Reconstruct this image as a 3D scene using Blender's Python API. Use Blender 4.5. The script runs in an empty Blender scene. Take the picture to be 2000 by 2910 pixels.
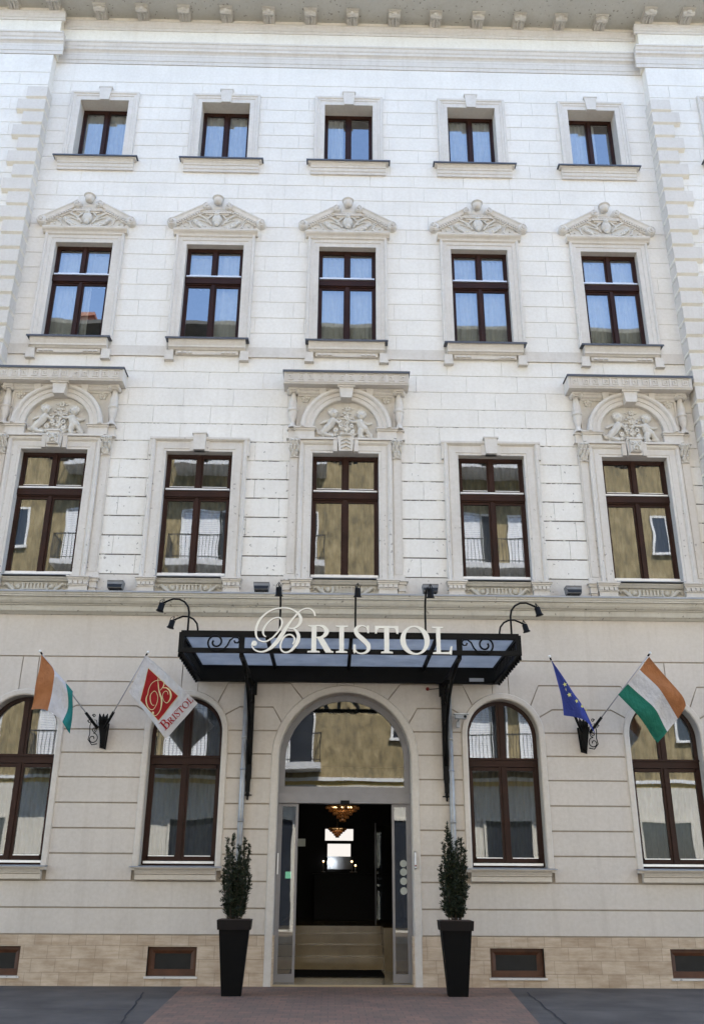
import bpy, bmesh, math, random
from math import sin, cos, pi, radians, sqrt, atan2
from mathutils import Vector, Matrix
from mathutils.geometry import tessellate_polygon
random.seed(7)
sc = bpy.context.scene
col = sc.collection

# ------------------------------------------------------------------ materials
def new_mat(name):
    m = bpy.data.materials.new(name); m.use_nodes = True
    nt = m.node_tree; nt.nodes.clear()
    out = nt.nodes.new('ShaderNodeOutputMaterial')
    return m, nt, out
def N(nt, t, **kw):
    n = nt.nodes.new(t)
    for k, v in kw.items(): setattr(n, k, v)
    return n
def L(nt, a, b): nt.links.new(a, b)
def ramp(nt, fac, stops):
    r = N(nt, 'ShaderNodeValToRGB')
    e = r.color_ramp.elements
    while len(e) < len(stops): e.new(0.5)
    for i, (p, c) in enumerate(stops):
        e[i].position = p
        e[i].color = (c if len(c) == 4 else (*c, 1))
    L(nt, fac, r.inputs['Fac']); return r
def mixc(nt, fac, a, b, mode='MIX'):
    m = N(nt, 'ShaderNodeMix', data_type='RGBA', blend_type=mode)
    for sock, v in ((m.inputs[0], fac), (m.inputs[6], a), (m.inputs[7], b)):
        if isinstance(v, (int, float)): sock.default_value = v
        elif isinstance(v, tuple): sock.default_value = (*v, 1)
        else: L(nt, v, sock)
    return m.outputs[2]
def noise(nt, vec, scale, detail=4, rough=0.55):
    n = N(nt, 'ShaderNodeTexNoise'); n.inputs['Scale'].default_value = scale
    n.inputs['Detail'].default_value = detail; n.inputs['Roughness'].default_value = rough
    if vec is not None: L(nt, vec, n.inputs['Vector'])
    return n.outputs['Fac']
def wpos(nt, sx=1, sy=1, sz=1):
    g = N(nt, 'ShaderNodeNewGeometry')
    mp = N(nt, 'ShaderNodeMapping'); mp.inputs['Scale'].default_value = (sx, sy, sz)
    L(nt, g.outputs['Position'], mp.inputs['Vector']); return mp.outputs['Vector']
def bump(nt, h, strength, dist):
    b = N(nt, 'ShaderNodeBump'); b.inputs['Strength'].default_value = strength
    b.inputs['Distance'].default_value = dist; L(nt, h, b.inputs['Height']); return b.outputs['Normal']
def princ(nt, out, colr, rough=0.8, metal=0, normal=None, spec=0.3):
    p = N(nt, 'ShaderNodeBsdfPrincipled')
    if isinstance(colr, tuple): p.inputs['Base Color'].default_value = (*colr, 1)
    else: L(nt, colr, p.inputs['Base Color'])
    if isinstance(rough, (int, float)): p.inputs['Roughness'].default_value = rough
    else: L(nt, rough, p.inputs['Roughness'])
    p.inputs['Metallic'].default_value = metal
    p.inputs['Specular IOR Level'].default_value = spec
    if normal is not None: L(nt, normal, p.inputs['Normal'])
    L(nt, p.outputs[0], out.inputs['Surface']); return p
def simple(name, c, rough=0.6, metal=0, spec=0.4, var=0.12, vs=6, bs=0.0):
    m, nt, out = new_mat(name)
    v = wpos(nt); n = noise(nt, v, vs)
    r = ramp(nt, n, [(0.3, tuple(x * (1 - var) for x in c)), (0.7, tuple(min(1, x * (1 + var)) for x in c))])
    nm = bump(nt, noise(nt, v, vs * 12), bs, 0.01) if bs else None
    princ(nt, out, r.outputs[0], rough, metal, nm, spec); return m
def stucco(name, c, stain, amt=0.3, spots=None, rough=0.9, streak=True, bs=0.25, spot_amt=0.8):
    """painted render: cloudy tone, rain streaks, optional pock marks between two heights"""
    m, nt, out = new_mat(name)
    v = wpos(nt)
    base = ramp(nt, noise(nt, v, 0.9, 6, 0.6), [(0.3, tuple(x * 0.93 for x in c)), (0.7, tuple(min(1, x * 1.04) for x in c))]).outputs[0]
    fine = noise(nt, v, 14, 5, 0.7)
    f2 = ramp(nt, fine, [(0.35, (0.93, 0.92, 0.9)), (0.6, (1, 1, 1))]).outputs[0]
    base = mixc(nt, 1.0, base, f2, 'MULTIPLY')
    if streak:
        vs = wpos(nt, 5, 5, 0.35)
        s = ramp(nt, noise(nt, vs, 1.0, 6, 0.65), [(0.52, (0, 0, 0)), (0.78, (amt, amt, amt))]).outputs[0]
        base = mixc(nt, s, base, stain)
    if spots:
        z0, z1 = spots
        vo = N(nt, 'ShaderNodeTexVoronoi'); vo.inputs['Scale'].default_value = 8.5; vo.inputs['Randomness'].default_value = 1
        nz = N(nt, 'ShaderNodeTexNoise'); nz.inputs['Scale'].default_value = 22; nz.inputs['Detail'].default_value = 3; L(nt, v, nz.inputs['Vector'])
        vm = N(nt, 'ShaderNodeVectorMath', operation='MULTIPLY_ADD'); L(nt, nz.outputs['Color'], vm.inputs[0]); vm.inputs[1].default_value = (0.09, 0.09, 0.09); L(nt, v, vm.inputs[2])
        L(nt, vm.outputs[0], vo.inputs['Vector'])
        big = noise(nt, v, 1.6, 3)
        th = N(nt, 'ShaderNodeMath', operation='MULTIPLY'); L(nt, big, th.inputs[0]); th.inputs[1].default_value = 0.31
        lt = N(nt, 'ShaderNodeMath', operation='LESS_THAN'); L(nt, vo.outputs['Distance'], lt.inputs[0]); L(nt, th.outputs[0], lt.inputs[1])
        sep = N(nt, 'ShaderNodeSeparateXYZ'); L(nt, v, sep.inputs[0])
        mr = N(nt, 'ShaderNodeMapRange'); mr.inputs['From Min'].default_value = z0; mr.inputs['From Max'].default_value = z1
        mr.inputs['To Min'].default_value = 1; mr.inputs['To Max'].default_value = 0
        L(nt, sep.outputs['Z'], mr.inputs['Value'])
        # each spot is kept or dropped by its own random number against height
        sp = N(nt, 'ShaderNodeSeparateColor'); L(nt, vo.outputs['Color'], sp.inputs[0])
        keep = N(nt, 'ShaderNodeMath', operation='LESS_THAN'); L(nt, sp.outputs[0], keep.inputs[0]); L(nt, mr.outputs[0], keep.inputs[1])
        mu = N(nt, 'ShaderNodeMath', operation='MULTIPLY'); L(nt, lt.outputs[0], mu.inputs[0]); L(nt, keep.outputs[0], mu.inputs[1])
        mu2 = N(nt, 'ShaderNodeMath', operation='MULTIPLY'); L(nt, mu.outputs[0], mu2.inputs[0]); mu2.inputs[1].default_value = spot_amt
        base = mixc(nt, mu2.outputs[0], base, (0.16, 0.14, 0.12))
    nm = bump(nt, fine, bs, 0.006)
    princ(nt, out, base, rough, 0, nm, 0.2); return m

M = {}
M['wall'] = stucco('upper_render', (0.775, 0.742, 0.69), (0.60, 0.56, 0.50), 0.35, (6.8, 10.2), spot_amt=0.6)
def m_joint():
    m, nt, out = new_mat('wall_joint')
    v = wpos(nt)
    base = ramp(nt, noise(nt, v, 3, 4), [(0.3, (0.60, 0.575, 0.53)), (0.7, (0.70, 0.675, 0.63))]).outputs[0]
    sep = N(nt, 'ShaderNodeSeparateXYZ'); L(nt, v, sep.inputs[0])
    mr = N(nt, 'ShaderNodeMapRange'); mr.inputs['From Min'].default_value = 7; mr.inputs['From Max'].default_value = 14
    mr.inputs['To Min'].default_value = 0.13; mr.inputs['To Max'].default_value = -0.26
    L(nt, sep.outputs['Z'], mr.inputs['Value'])
    n = noise(nt, v, 4.5, 6, 0.75)
    ad = N(nt, 'ShaderNodeMath', operation='ADD'); L(nt, n, ad.inputs[0]); L(nt, mr.outputs[0], ad.inputs[1])
    f = ramp(nt, ad.outputs[0], [(0.44, (0, 0, 0)), (0.54, (0.95, 0.95, 0.95))]).outputs[0]
    princ(nt, out, mixc(nt, f, base, (0.085, 0.07, 0.055)), 0.95, 0, None, 0.1); return m
M['joint'] = m_joint()
M['trim'] = stucco('trim_render', (0.645, 0.605, 0.555), (0.46, 0.41, 0.36), 0.4, (6.6, 10.2), spot_amt=0.5)
M['relief'] = stucco('relief_render', (0.62, 0.585, 0.53), (0.42, 0.36, 0.29), 0.45, None)
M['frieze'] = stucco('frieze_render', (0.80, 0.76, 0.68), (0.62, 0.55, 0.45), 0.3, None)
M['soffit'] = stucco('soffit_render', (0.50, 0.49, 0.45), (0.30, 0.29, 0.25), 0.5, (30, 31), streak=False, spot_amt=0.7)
M['mod'] = stucco('modillion_render', (0.60, 0.575, 0.53), (0.38, 0.34, 0.3), 0.5, None)
M['gwall'] = stucco('ground_floor_render', (0.60, 0.54, 0.475), (0.42, 0.36, 0.30), 0.42, None, bs=0.35)
M['gjoint'] = stucco('ground_joint', (0.36, 0.31, 0.25), (0.24, 0.2, 0.16), 0.6, None)
M['gtrim'] = stucco('ground_trim', (0.62, 0.56, 0.49), (0.46, 0.41, 0.35), 0.2, None)
M['ledge'] = stucco('ledge_render', (0.54, 0.51, 0.45), (0.28, 0.25, 0.21), 0.55, (5.5, 7.2), spot_amt=0.7)
M['wood'] = simple('brown_window_wood', (0.028, 0.0095, 0.0055), 0.45, 0, 0.2, 0.25, 3)
M['cwood'] = simple('basement_window_wood', (0.085, 0.032, 0.014), 0.5, 0, 0.4, 0.25, 5)
M['strip'] = simple('aluminium_drip', (0.72, 0.72, 0.73), 0.35, 0.5, 0.5, 0.05)
M['zinc'] = simple('zinc_flashing', (0.30, 0.32, 0.36), 0.45, 0.6, 0.5, 0.1)
M['darkzinc'] = simple('dark_flashing', (0.09, 0.095, 0.11), 0.5, 0.4, 0.5, 0.1)
M['black'] = simple('black_iron', (0.0045, 0.0042, 0.004), 0.55, 0, 0.14, 0.2)
M['alu'] = simple('door_aluminium', (0.23, 0.22, 0.225), 0.45, 0.3, 0.4, 0.05)
M['pipe'] = simple('galvanised_pipe', (0.36, 0.36, 0.36), 0.5, 0.45, 0.4, 0.3, 2.5)
M['cream'] = simple('cream_letter', (0.80, 0.765, 0.68), 0.5, 0, 0.3, 0.03)
M['letterside'] = simple('letter_edge', (0.35, 0.22, 0.15), 0.5)
M['dark'] = simple('dark_room', (0.02, 0.02, 0.022), 0.9, 0, 0.1)
M['room'] = simple('room_wall', (0.12, 0.11, 0.10), 0.9, 0, 0.1)
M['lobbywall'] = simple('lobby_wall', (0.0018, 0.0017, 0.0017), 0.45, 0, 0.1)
M['pot'] = simple('pot_black', (0.0018, 0.0018, 0.002), 0.6, 0, 0.12)
M['potrim'] = simple('pot_rim', (0.006, 0.004, 0.0038), 0.55, 0, 0.2)
M['soil'] = simple('soil', (0.05, 0.03, 0.02), 0.95)
M['bark'] = simple('bark', (0.07, 0.045, 0.03), 0.9)
M['mat'] = simple('door_mat', (0.012, 0.012, 0.013), 0.95, 0, 0.1)
M['rail'] = simple('balcony_rail', (0.03, 0.03, 0.032), 0.5)
M['slab'] = simple('balcony_slab', (0.62, 0.62, 0.62), 0.8)
M['blind'] = None
M['cam'] = simple('camera_grey', (0.35, 0.36, 0.38), 0.4)
M['flood'] = simple('floodlight_grey', (0.20, 0.195, 0.19), 0.6, 0.0, 0.2)
M['floodglass'] = simple('floodlight_glass', (0.02, 0.02, 0.02), 0.3, 0, 0.2)
M['red'] = simple('red_bulb', (0.25, 0.03, 0.02), 0.4)
M['white'] = simple('white_paint', (0.75, 0.75, 0.74), 0.6)
M['poleg'] = simple('pole_grey', (0.36, 0.35, 0.36), 0.4, 0.3)

def m_foliage():
    m, nt, out = new_mat('yew_foliage')
    oi = N(nt, 'ShaderNodeNewGeometry')
    r = ramp(nt, oi.outputs['Random Per Island'], [(0.0, (0.006, 0.011, 0.006)), (0.6, (0.013, 0.022, 0.010)), (1.0, (0.038, 0.045, 0.018))])
    princ(nt, out, r.outputs[0], 0.6, 0, None, 0.3); return m
M['leaf'] = m_foliage()
def m_glass(name, refl, wob, tint=(0.88, 0.93, 0.92), scale=1.3):
    m, nt, out = new_mat(name)
    v = wpos(nt)
    nm = bump(nt, noise(nt, v, scale, 1, 0.4), 1.0, wob)
    g = N(nt, 'ShaderNodeBsdfGlossy'); g.inputs['Roughness'].default_value = 0.012; g.inputs['Color'].default_value = (0.95, 0.97, 1, 1)
    L(nt, nm, g.inputs['Normal'])
    t = N(nt, 'ShaderNodeBsdfTransparent'); t.inputs['Color'].default_value = (*tint, 1)
    fr = N(nt, 'ShaderNodeFresnel'); fr.inputs['IOR'].default_value = 1.5
    ad = N(nt, 'ShaderNodeMath', operation='ADD'); L(nt, fr.outputs[0], ad.inputs[0]); ad.inputs[1].default_value = refl; ad.use_clamp = True
    mx = N(nt, 'ShaderNodeMixShader'); L(nt, ad.outputs[0], mx.inputs[0]); L(nt, t.outputs[0], mx.inputs[1]); L(nt, g.outputs[0], mx.inputs[2])
    L(nt, mx.outputs[0], out.inputs['Surface']); return m
M['glass'] = m_glass('window_glass', 0.13, 0.0016)
M['glassg'] = m_glass('ground_window_glass', 0.115, 0.0014)
M['glassu'] = m_glass('upper_window_glass', 0.24, 0.0014)
M['doorglass'] = m_glass('door_glass', 0.0, 0.001)
M['canglass'] = None
def m_cang():
    m, nt, out = new_mat('frosted_canopy_glass')
    v = wpos(nt)
    c = ramp(nt, noise(nt, v, 3.0, 5, 0.6), [(0.3, (0.56, 0.57, 0.58)), (0.7, (0.74, 0.74, 0.74))]).outputs[0]
    d = N(nt, 'ShaderNodeBsdfDiffuse'); L(nt, c, d.inputs['Color'])
    t = N(nt, 'ShaderNodeBsdfTranslucent'); L(nt, c, t.inputs['Color'])
    mx = N(nt, 'ShaderNodeMixShader'); mx.inputs[0].default_value = 0.8
    L(nt, d.outputs[0], mx.inputs[1]); L(nt, t.outputs[0], mx.inputs[2])
    gl = N(nt, 'ShaderNodeBsdfGlossy'); gl.inputs['Roughness'].default_value = 0.2
    m2 = N(nt, 'ShaderNodeMixShader'); m2.inputs[0].default_value = 0.06
    L(nt, mx.outputs[0], m2.inputs[1]); L(nt, gl.outputs[0], m2.inputs[2])
    L(nt, m2.outputs[0], out.inputs['Surface']); return m
M['canglass'] = m_cang()
def m_cloth(name, c, trans=0.35, wrink=0.0, var=0.06):
    m, nt, out = new_mat(name)
    v = wpos(nt)
    cc = ramp(nt, noise(nt, v, 9, 4), [(0.3, tuple(x * (1 - var) for x in c)), (0.7, tuple(min(1, x * (1 + var)) for x in c))]).outputs[0]
    nm = bump(nt, noise(nt, wpos(nt, 9, 9, 5), 1.0, 3), 0.9, 0.06) if wrink else None
    d = N(nt, 'ShaderNodeBsdfDiffuse'); L(nt, cc, d.inputs['Color'])
    t = N(nt, 'ShaderNodeBsdfTranslucent'); L(nt, cc, t.inputs['Color'])
    if nm is not None: L(nt, nm, d.inputs['Normal']); L(nt, nm, t.inputs['Normal'])
    mx = N(nt, 'ShaderNodeMixShader'); mx.inputs[0].default_value = trans
    L(nt, d.outputs[0], mx.inputs[1]); L(nt, t.outputs[0], mx.inputs[2]); L(nt, mx.outputs[0], out.inputs['Surface']); return m
M['f_orange'] = m_cloth('flag_orange', (0.40, 0.17, 0.075), 0.3, 1)
M['f_white'] = m_cloth('flag_white', (0.66, 0.65, 0.67), 0.3, 1)
M['f_green'] = m_cloth('flag_green', (0.030, 0.17, 0.12), 0.3, 1)
M['f_teal'] = m_cloth('flag_teal', (0.035, 0.21, 0.20), 0.3, 1)
M['f_blue'] = m_cloth('flag_blue', (0.055, 0.075, 0.30), 0.25, 1)
M['f_star'] = m_cloth('flag_star', (0.62, 0.62, 0.22), 0.1)
M['f_red'] = m_cloth('flag_red', (0.36, 0.030, 0.032), 0.25, 1)
M['f_gold'] = m_cloth('flag_gold', (0.72, 0.62, 0.36), 0.1)
M['f_letter'] = m_cloth('flag_letter_red', (0.36, 0.028, 0.035), 0.1)
M['curtw'] = m_cloth('sheer_white_curtain', (0.78, 0.78, 0.77), 0.3)
M['curtg'] = m_cloth('grey_curtain', (0.10, 0.105, 0.10), 0.3)

def m_tiles():
    m, nt, out = new_mat('travertine_plinth')
    g = N(nt, 'ShaderNodeNewGeometry')
    sep = N(nt, 'ShaderNodeSeparateXYZ'); L(nt, g.outputs['Position'], sep.inputs[0])
    cb = N(nt, 'ShaderNodeCombineXYZ')
    ad = N(nt, 'ShaderNodeMath', operation='ADD'); L(nt, sep.outputs['X'], ad.inputs[0]); L(nt, sep.outputs['Y'], ad.inputs[1])
    L(nt, ad.outputs[0], cb.inputs[0]); L(nt, sep.outputs['Z'], cb.inputs[1])
    b = N(nt, 'ShaderNodeTexBrick'); L(nt, cb.outputs[0], b.inputs['Vector'])
    b.inputs['Scale'].default_value = 1; b.inputs['Brick Width'].default_value = 0.40; b.inputs['Row Height'].default_value = 0.205
    b.inputs['Mortar Size'].default_value = 0.0035; b.inputs['Mortar Smooth'].default_value = 0.3
    b.offset = 0.37; b.squash = 0.72; b.squash_frequency = 3
    b.inputs['Color1'].default_value = (0.56, 0.45, 0.335, 1); b.inputs['Color2'].default_value = (0.44, 0.335, 0.235, 1)
    b.inputs['Mortar'].default_value = (0.30, 0.23, 0.16, 1); b.inputs['Bias'].default_value = -0.3
    vv = wpos(nt, 1.5, 1.5, 14)
    st = ramp(nt, noise(nt, vv, 1.6, 6, 0.6), [(0.32, (0.78, 0.72, 0.64)), (0.6, (1.0, 1.0, 1.0))]).outputs[0]
    c = mixc(nt, 0.8, b.outputs['Color'], st, 'MULTIPLY')
    c = mixc(nt, 1.0, c, ramp(nt, noise(nt, wpos(nt, 1, 1, 2), 2.3, 5, 0.65), [(0.35, (0.80, 0.76, 0.72)), (0.62, (1.06, 1.06, 1.06))]).outputs[0], 'MULTIPLY')
    nm = bump(nt, b.outputs['Fac'], -0.5, 0.004)
    princ(nt, out, c, 0.65, 0, nm, 0.35); return m
M['tiles'] = m_tiles()
def m_brickpave():
    m, nt, out = new_mat('brick_paving')
    v = wpos(nt)
    b = N(nt, 'ShaderNodeTexBrick'); L(nt, v, b.inputs['Vector'])
    b.inputs['Scale'].default_value = 1; b.inputs['Brick Width'].default_value = 0.20; b.inputs['Row Height'].default_value = 0.2
    b.inputs['Mortar Size'].default_value = 0.006; b.offset = 0.5
    b.inputs['Color1'].default_value = (0.27, 0.155, 0.105, 1); b.inputs['Color2'].default_value = (0.20, 0.13, 0.092, 1)
    b.inputs['Mortar'].default_value = (0.135, 0.10, 0.078, 1)
    n1 = ramp(nt, noise(nt, v, 1.3, 5, 0.6), [(0.3, (0.72, 0.74, 0.78)), (0.7, (1.1, 1.05, 1.0))]).outputs[0]
    c = mixc(nt, 1.0, b.outputs['Color'], n1, 'MULTIPLY')
    fn = noise(nt, v, 60, 3)
    c = mixc(nt, 0.5, c, ramp(nt, fn, [(0.3, (0.7, 0.7, 0.7)), (0.7, (1.2, 1.2, 1.2))]).outputs[0], 'MULTIPLY')
    princ(nt, out, c, 0.75, 0, bump(nt, b.outputs['Fac'], -0.6, 0.006), 0.35); return m
M['brick'] = m_brickpave()
def m_asph(name, c0, c1):
    m, nt, out = new_mat(name)
    v = wpos(nt)
    c = ramp(nt, noise(nt, v, 1.1, 6, 0.6), [(0.3, c0), (0.7, c1)]).outputs[0]
    f = noise(nt, v, 90, 3)
    c = mixc(nt, 0.6, c, ramp(nt, f, [(0.3, (0.65, 0.65, 0.65)), (0.7, (1.35, 1.35, 1.35))]).outputs[0], 'MULTIPLY')
    princ(nt, out, c, 0.8, 0, bump(nt, f, 0.5, 0.006), 0.3); return m
M['asphalt'] = m_asph('pavement_asphalt', (0.062, 0.052, 0.044), (0.125, 0.106, 0.090))
M['road'] = m_asph('road_asphalt', (0.05, 0.05, 0.052), (0.075, 0.075, 0.078))
M['kerb'] = simple('kerb_stone', (0.3, 0.29, 0.27), 0.85, 0, 0.2, 0.15, 8)
M['crack'] = simple('crack_tar', (0.022, 0.022, 0.025), 0.9)
def m_ochre():
    m, nt, out = new_mat('ochre_render')
    v = wpos(nt, 1.6, 1.6, 0.8)
    c = ramp(nt, noise(nt, v, 2.2, 8, 0.72), [(0.34, (0.15, 0.125, 0.08)), (0.5, (0.29, 0.23, 0.125)), (0.66, (0.42, 0.34, 0.20))]).outputs[0]
    princ(nt, out, c, 0.9); return m
M['ochre'] = m_ochre()
M['owhite'] = stucco('pale_render', (0.66, 0.63, 0.56), (0.45, 0.42, 0.36), 0.3)
M['yellow'] = simple('yellow_band', (0.55, 0.40, 0.14), 0.9)
M['eave'] = simple('shade_toned_eaves', (0.07, 0.068, 0.06), 0.8)  # dark tone puts the shade under the eaves into the colour
M['tile_roof'] = simple('roof_red', (0.22, 0.10, 0.07), 0.8)
M['winref'] = simple('opposite_glass', (0.03, 0.035, 0.045), 0.08, 0, 0.8)
def m_blind():
    m, nt, out = new_mat('slatted_blind')
    v = wpos(nt)
    w = N(nt, 'ShaderNodeTexWave', wave_type='BANDS', bands_direction='Z'); w.inputs['Scale'].default_value = 3.6
    L(nt, v, w.inputs['Vector'])
    c = ramp(nt, w.outputs['Fac'], [(0.0, (0.45, 0.47, 0.5)), (0.35, (0.82, 0.83, 0.85))]).outputs[0]
    princ(nt, out, c, 0.7); return m
M['blind'] = m_blind()
def m_emit(name, c, s):
    m, nt, out = new_mat(name)
    e = N(nt, 'ShaderNodeEmission'); e.inputs['Color'].default_value = (*c, 1); e.inputs['Strength'].default_value = s
    L(nt, e.outputs[0], out.inputs['Surface']); return m
M['litwin'] = m_emit('daylit_frosted_window', (1.0, 0.94, 0.88), 0.20)
M['bulb'] = m_emit('glowing_bulb', (1.0, 0.62, 0.28), 2.2)
M['spot'] = m_emit('spot_lamp', (0.9, 0.95, 1.0), 160)
M['crystal'] = simple('amber_crystal', (0.42, 0.20, 0.07), 0.15, 0.2, 0.8, 0.4, 40)
M['lobbyfloor'] = simple('lobby_stone', (0.36, 0.28, 0.17), 0.13, 0, 0.5, 0.15, 3)
M['lobbyriser'] = simple('lobby_stone_riser', (0.26, 0.20, 0.12), 0.2, 0, 0.4, 0.12, 3)
M['screenpost'] = simple('screen_steel', (0.05, 0.05, 0.055), 0.3, 0.5)
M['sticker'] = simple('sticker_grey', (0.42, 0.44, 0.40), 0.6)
M['green'] = m_emit('green_exit_light', (0.3, 0.8, 0.5), 0.12)

# ------------------------------------------------------------------ mesh builder
class MB:
    def __init__(s): s.v = []; s.f = []; s.m = []; s.mats = []; s.sm = []
    def mi(s, mat):
        if mat not in s.mats: s.mats.append(mat)
        return s.mats.index(mat)
    def add(s, vs, fs, mat, smooth=False):
        b = len(s.v); s.v += [tuple(p) for p in vs]; k = s.mi(mat)
        for f in fs: s.f.append([b + i for i in f]); s.m.append(k); s.sm.append(smooth)
    def box(s, x0, x1, y0, y1, z0, z1, mat):
        s.add([(x0,y0,z0),(x1,y0,z0),(x1,y1,z0),(x0,y1,z0),(x0,y0,z1),(x1,y0,z1),(x1,y1,z1),(x0,y1,z1)],
              [(0,3,2,1),(4,5,6,7),(0,1,5,4),(1,2,6,5),(2,3,7,6),(3,0,4,7)], mat)
    def bbox(s, x0, x1, y0, y1, z0, z1, mat, c=0.008):
        """box whose four front (-y) edges are chamfered"""
        s.add([(x0,y1,z0),(x1,y1,z0),(x1,y1,z1),(x0,y1,z1),(x0,y0+c,z0),(x1,y0+c,z0),(x1,y0+c,z1),(x0,y0+c,z1),
               (x0+c,y0,z0+c),(x1-c,y0,z0+c),(x1-c,y0,z1-c),(x0+c,y0,z1-c)],
              [(0,1,5,4),(1,2,6,5),(2,3,7,6),(3,0,4,7),(4,5,9,8),(5,6,10,9),(6,7,11,10),(7,4,8,11),(8,9,10,11),(3,2,1,0)], mat)
    def frustum(s, x0, x1, y0, y1, z0, X0, X1, Y0, Y1, z1, mat):
        s.add([(x0,y0,z0),(x1,y0,z0),(x1,y1,z0),(x0,y1,z0),(X0,Y0,z1),(X1,Y0,z1),(X1,Y1,z1),(X0,Y1,z1)],
              [(0,3,2,1),(4,5,6,7),(0,1,5,4),(1,2,6,5),(2,3,7,6),(3,0,4,7)], mat)
    def prism_x(s, prof, x0, x1, mat, ret=0.0):
        """profile [(y,z)] run along x; closed with end caps"""
        n = len(prof)
        vs = [(x0, y, z) for y, z in prof] + [(x1, y, z) for y, z in prof]
        fs = [(i, (i+1) % n, n + (i+1) % n, n + i) for i in range(n)]
        tri = tessellate_polygon([[Vector((y, z, 0)) for y, z in prof]])
        fs += [tuple(t) for t in tri] + [tuple(n + i for i in reversed(t)) for t in tri]
        s.add(vs, fs, mat)
    def poly(s, outer, holes, y0, y1, mat, fn=None, back=True):
        """polygon in xz with holes, extruded y0 (front) to y1; fn maps (x,z,y)->point"""
        loops = [outer] + list(holes)
        tri = tessellate_polygon([[Vector((x, z, 0)) for x, z in lp] for lp in loops])
        flat = [p for lp in loops for p in lp]; n = len(flat)
        F = fn or (lambda x, z, y: (x, y, z))
        vs = [F(x, z, y0) for x, z in flat] + ([F(x, z, y1) for x, z in flat] if back else [])
        fs = [tuple(t) for t in tri]
        if back:
            fs += [tuple(n + i for i in reversed(t)) for t in tri]
            o = 0
            for lp in loops:
                k = len(lp)
                for i in range(k):
                    a, b = o + i, o + (i+1) % k
                    fs.append((a, b, n + b, n + a))
                o += k
        s.add(vs, fs, mat)
    def sweep(s, path, prof, mat, closed=False, smooth=False, cap=True):
        """profile (offset along left normal, y) swept along a path of (x,z) with mitres"""
        n = len(path); rows = []
        for i in range(n):
            p = Vector(path[i])
            a = Vector(path[i-1]) if (i > 0 or closed) else None
            b = Vector(path[(i+1) % n]) if (i < n-1 or closed) else None
            d1 = (p - a).normalized() if a is not None else None
            d2 = (b - p).normalized() if b is not None else None
            if d1 is None: d1 = d2
            if d2 is None: d2 = d1
            n1 = Vector((-d1.y, d1.x)); n2 = Vector((-d2.y, d2.x))
            m = (n1 + n2); m = m / max(0.15, (1 + n1.dot(n2)))
            rows.append([(p.x + m.x*o, y, p.y + m.y*o) for o, y in prof])
        k = len(prof)
        vs = [v for r in rows for v in r]; fs = []
        for i in range(n if closed else n-1):
            j = (i+1) % n
            for q in range(k-1):
                fs.append((i*k+q, i*k+q+1, j*k+q+1, j*k+q))
        if cap and not closed:
            fs += [tuple(range(k)), tuple((n-1)*k + q for q in reversed(range(k)))]
        s.add(vs, fs, mat, smooth)
    def tube(s, pts, r, mat, n=8, r1=None, smooth=True, cap=True):
        pts = [Vector(p) for p in pts]; k = len(pts)
        T = []
        for i in range(k):
            d = (pts[min(k-1, i+1)] - pts[max(0, i-1)])
            T.append(d.normalized() if d.length > 1e-9 else Vector((0,0,1)))
        u = T[0].orthogonal().normalized(); vs = []
        for i in range(k):
            u = (u - T[i]*u.dot(T[i])).normalized(); w = T[i].cross(u)
            rr = r[i] if isinstance(r, (list, tuple)) else (r if r1 is None else r + (r1-r)*i/(k-1))
            for j in range(n):
                a = 2*pi*j/n; vs.append(pts[i] + (u*cos(a) + w*sin(a))*rr)
        fs = [(i*n+j, i*n+(j+1)%n, (i+1)*n+(j+1)%n, (i+1)*n+j) for i in range(k-1) for j in range(n)]
        if cap: fs += [tuple(reversed(range(n))), tuple((k-1)*n+j for j in range(n))]
        s.add(vs, fs, mat, smooth)
    def lathe(s, prof, c, mat, n=16, smooth=True, axis='z', a0=0, a1=2*pi):
        """prof [(r,h)] about an axis through c"""
        full = abs(a1-a0-2*pi) < 1e-6; m_ = n if full else n+1; vs = []
        for r, h in prof:
            for j in range(m_):
                a = a0 + (a1-a0)*j/n
                if axis == 'z': vs.append((c[0]+r*cos(a), c[1]+r*sin(a), c[2]+h))
                else: vs.append((c[0]+r*cos(a), c[1]+h, c[2]+r*sin(a)))
        k = len(prof); fs = []
        for i in range(k-1):
            for j in range(n if full else n):
                j2 = (j+1) % m_ if full else j+1
                fs.append((i*m_+j, i*m_+j2, (i+1)*m_+j2, (i+1)*m_+j))
        s.add(vs, fs, mat, smooth)
    def ell(s, c, r, mat, nu=10, nv=6):
        vs = []; rx, ry, rz = (r if isinstance(r, (tuple, list)) else (r, r, r))
        for i in range(1, nv):
            t = pi*i/nv
            for j in range(nu):
                a = 2*pi*j/nu; vs.append((c[0]+rx*sin(t)*cos(a), c[1]+ry*sin(t)*sin(a), c[2]+rz*cos(t)))
        vs += [(c[0], c[1], c[2]+rz), (c[0], c[1], c[2]-rz)]; t_, b_ = len(vs)-2, len(vs)-1
        fs = [(i*nu+j, (i+1)*nu+j, (i+1)*nu+(j+1)%nu, i*nu+(j+1)%nu) for i in range(nv-2) for j in range(nu)]
        fs += [(t_, j, (j+1)%nu) for j in range(nu)] + [(b_, (nv-2)*nu+(j+1)%nu, (nv-2)*nu+j) for j in range(nu)]
        s.add(vs, fs, mat, True)
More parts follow.
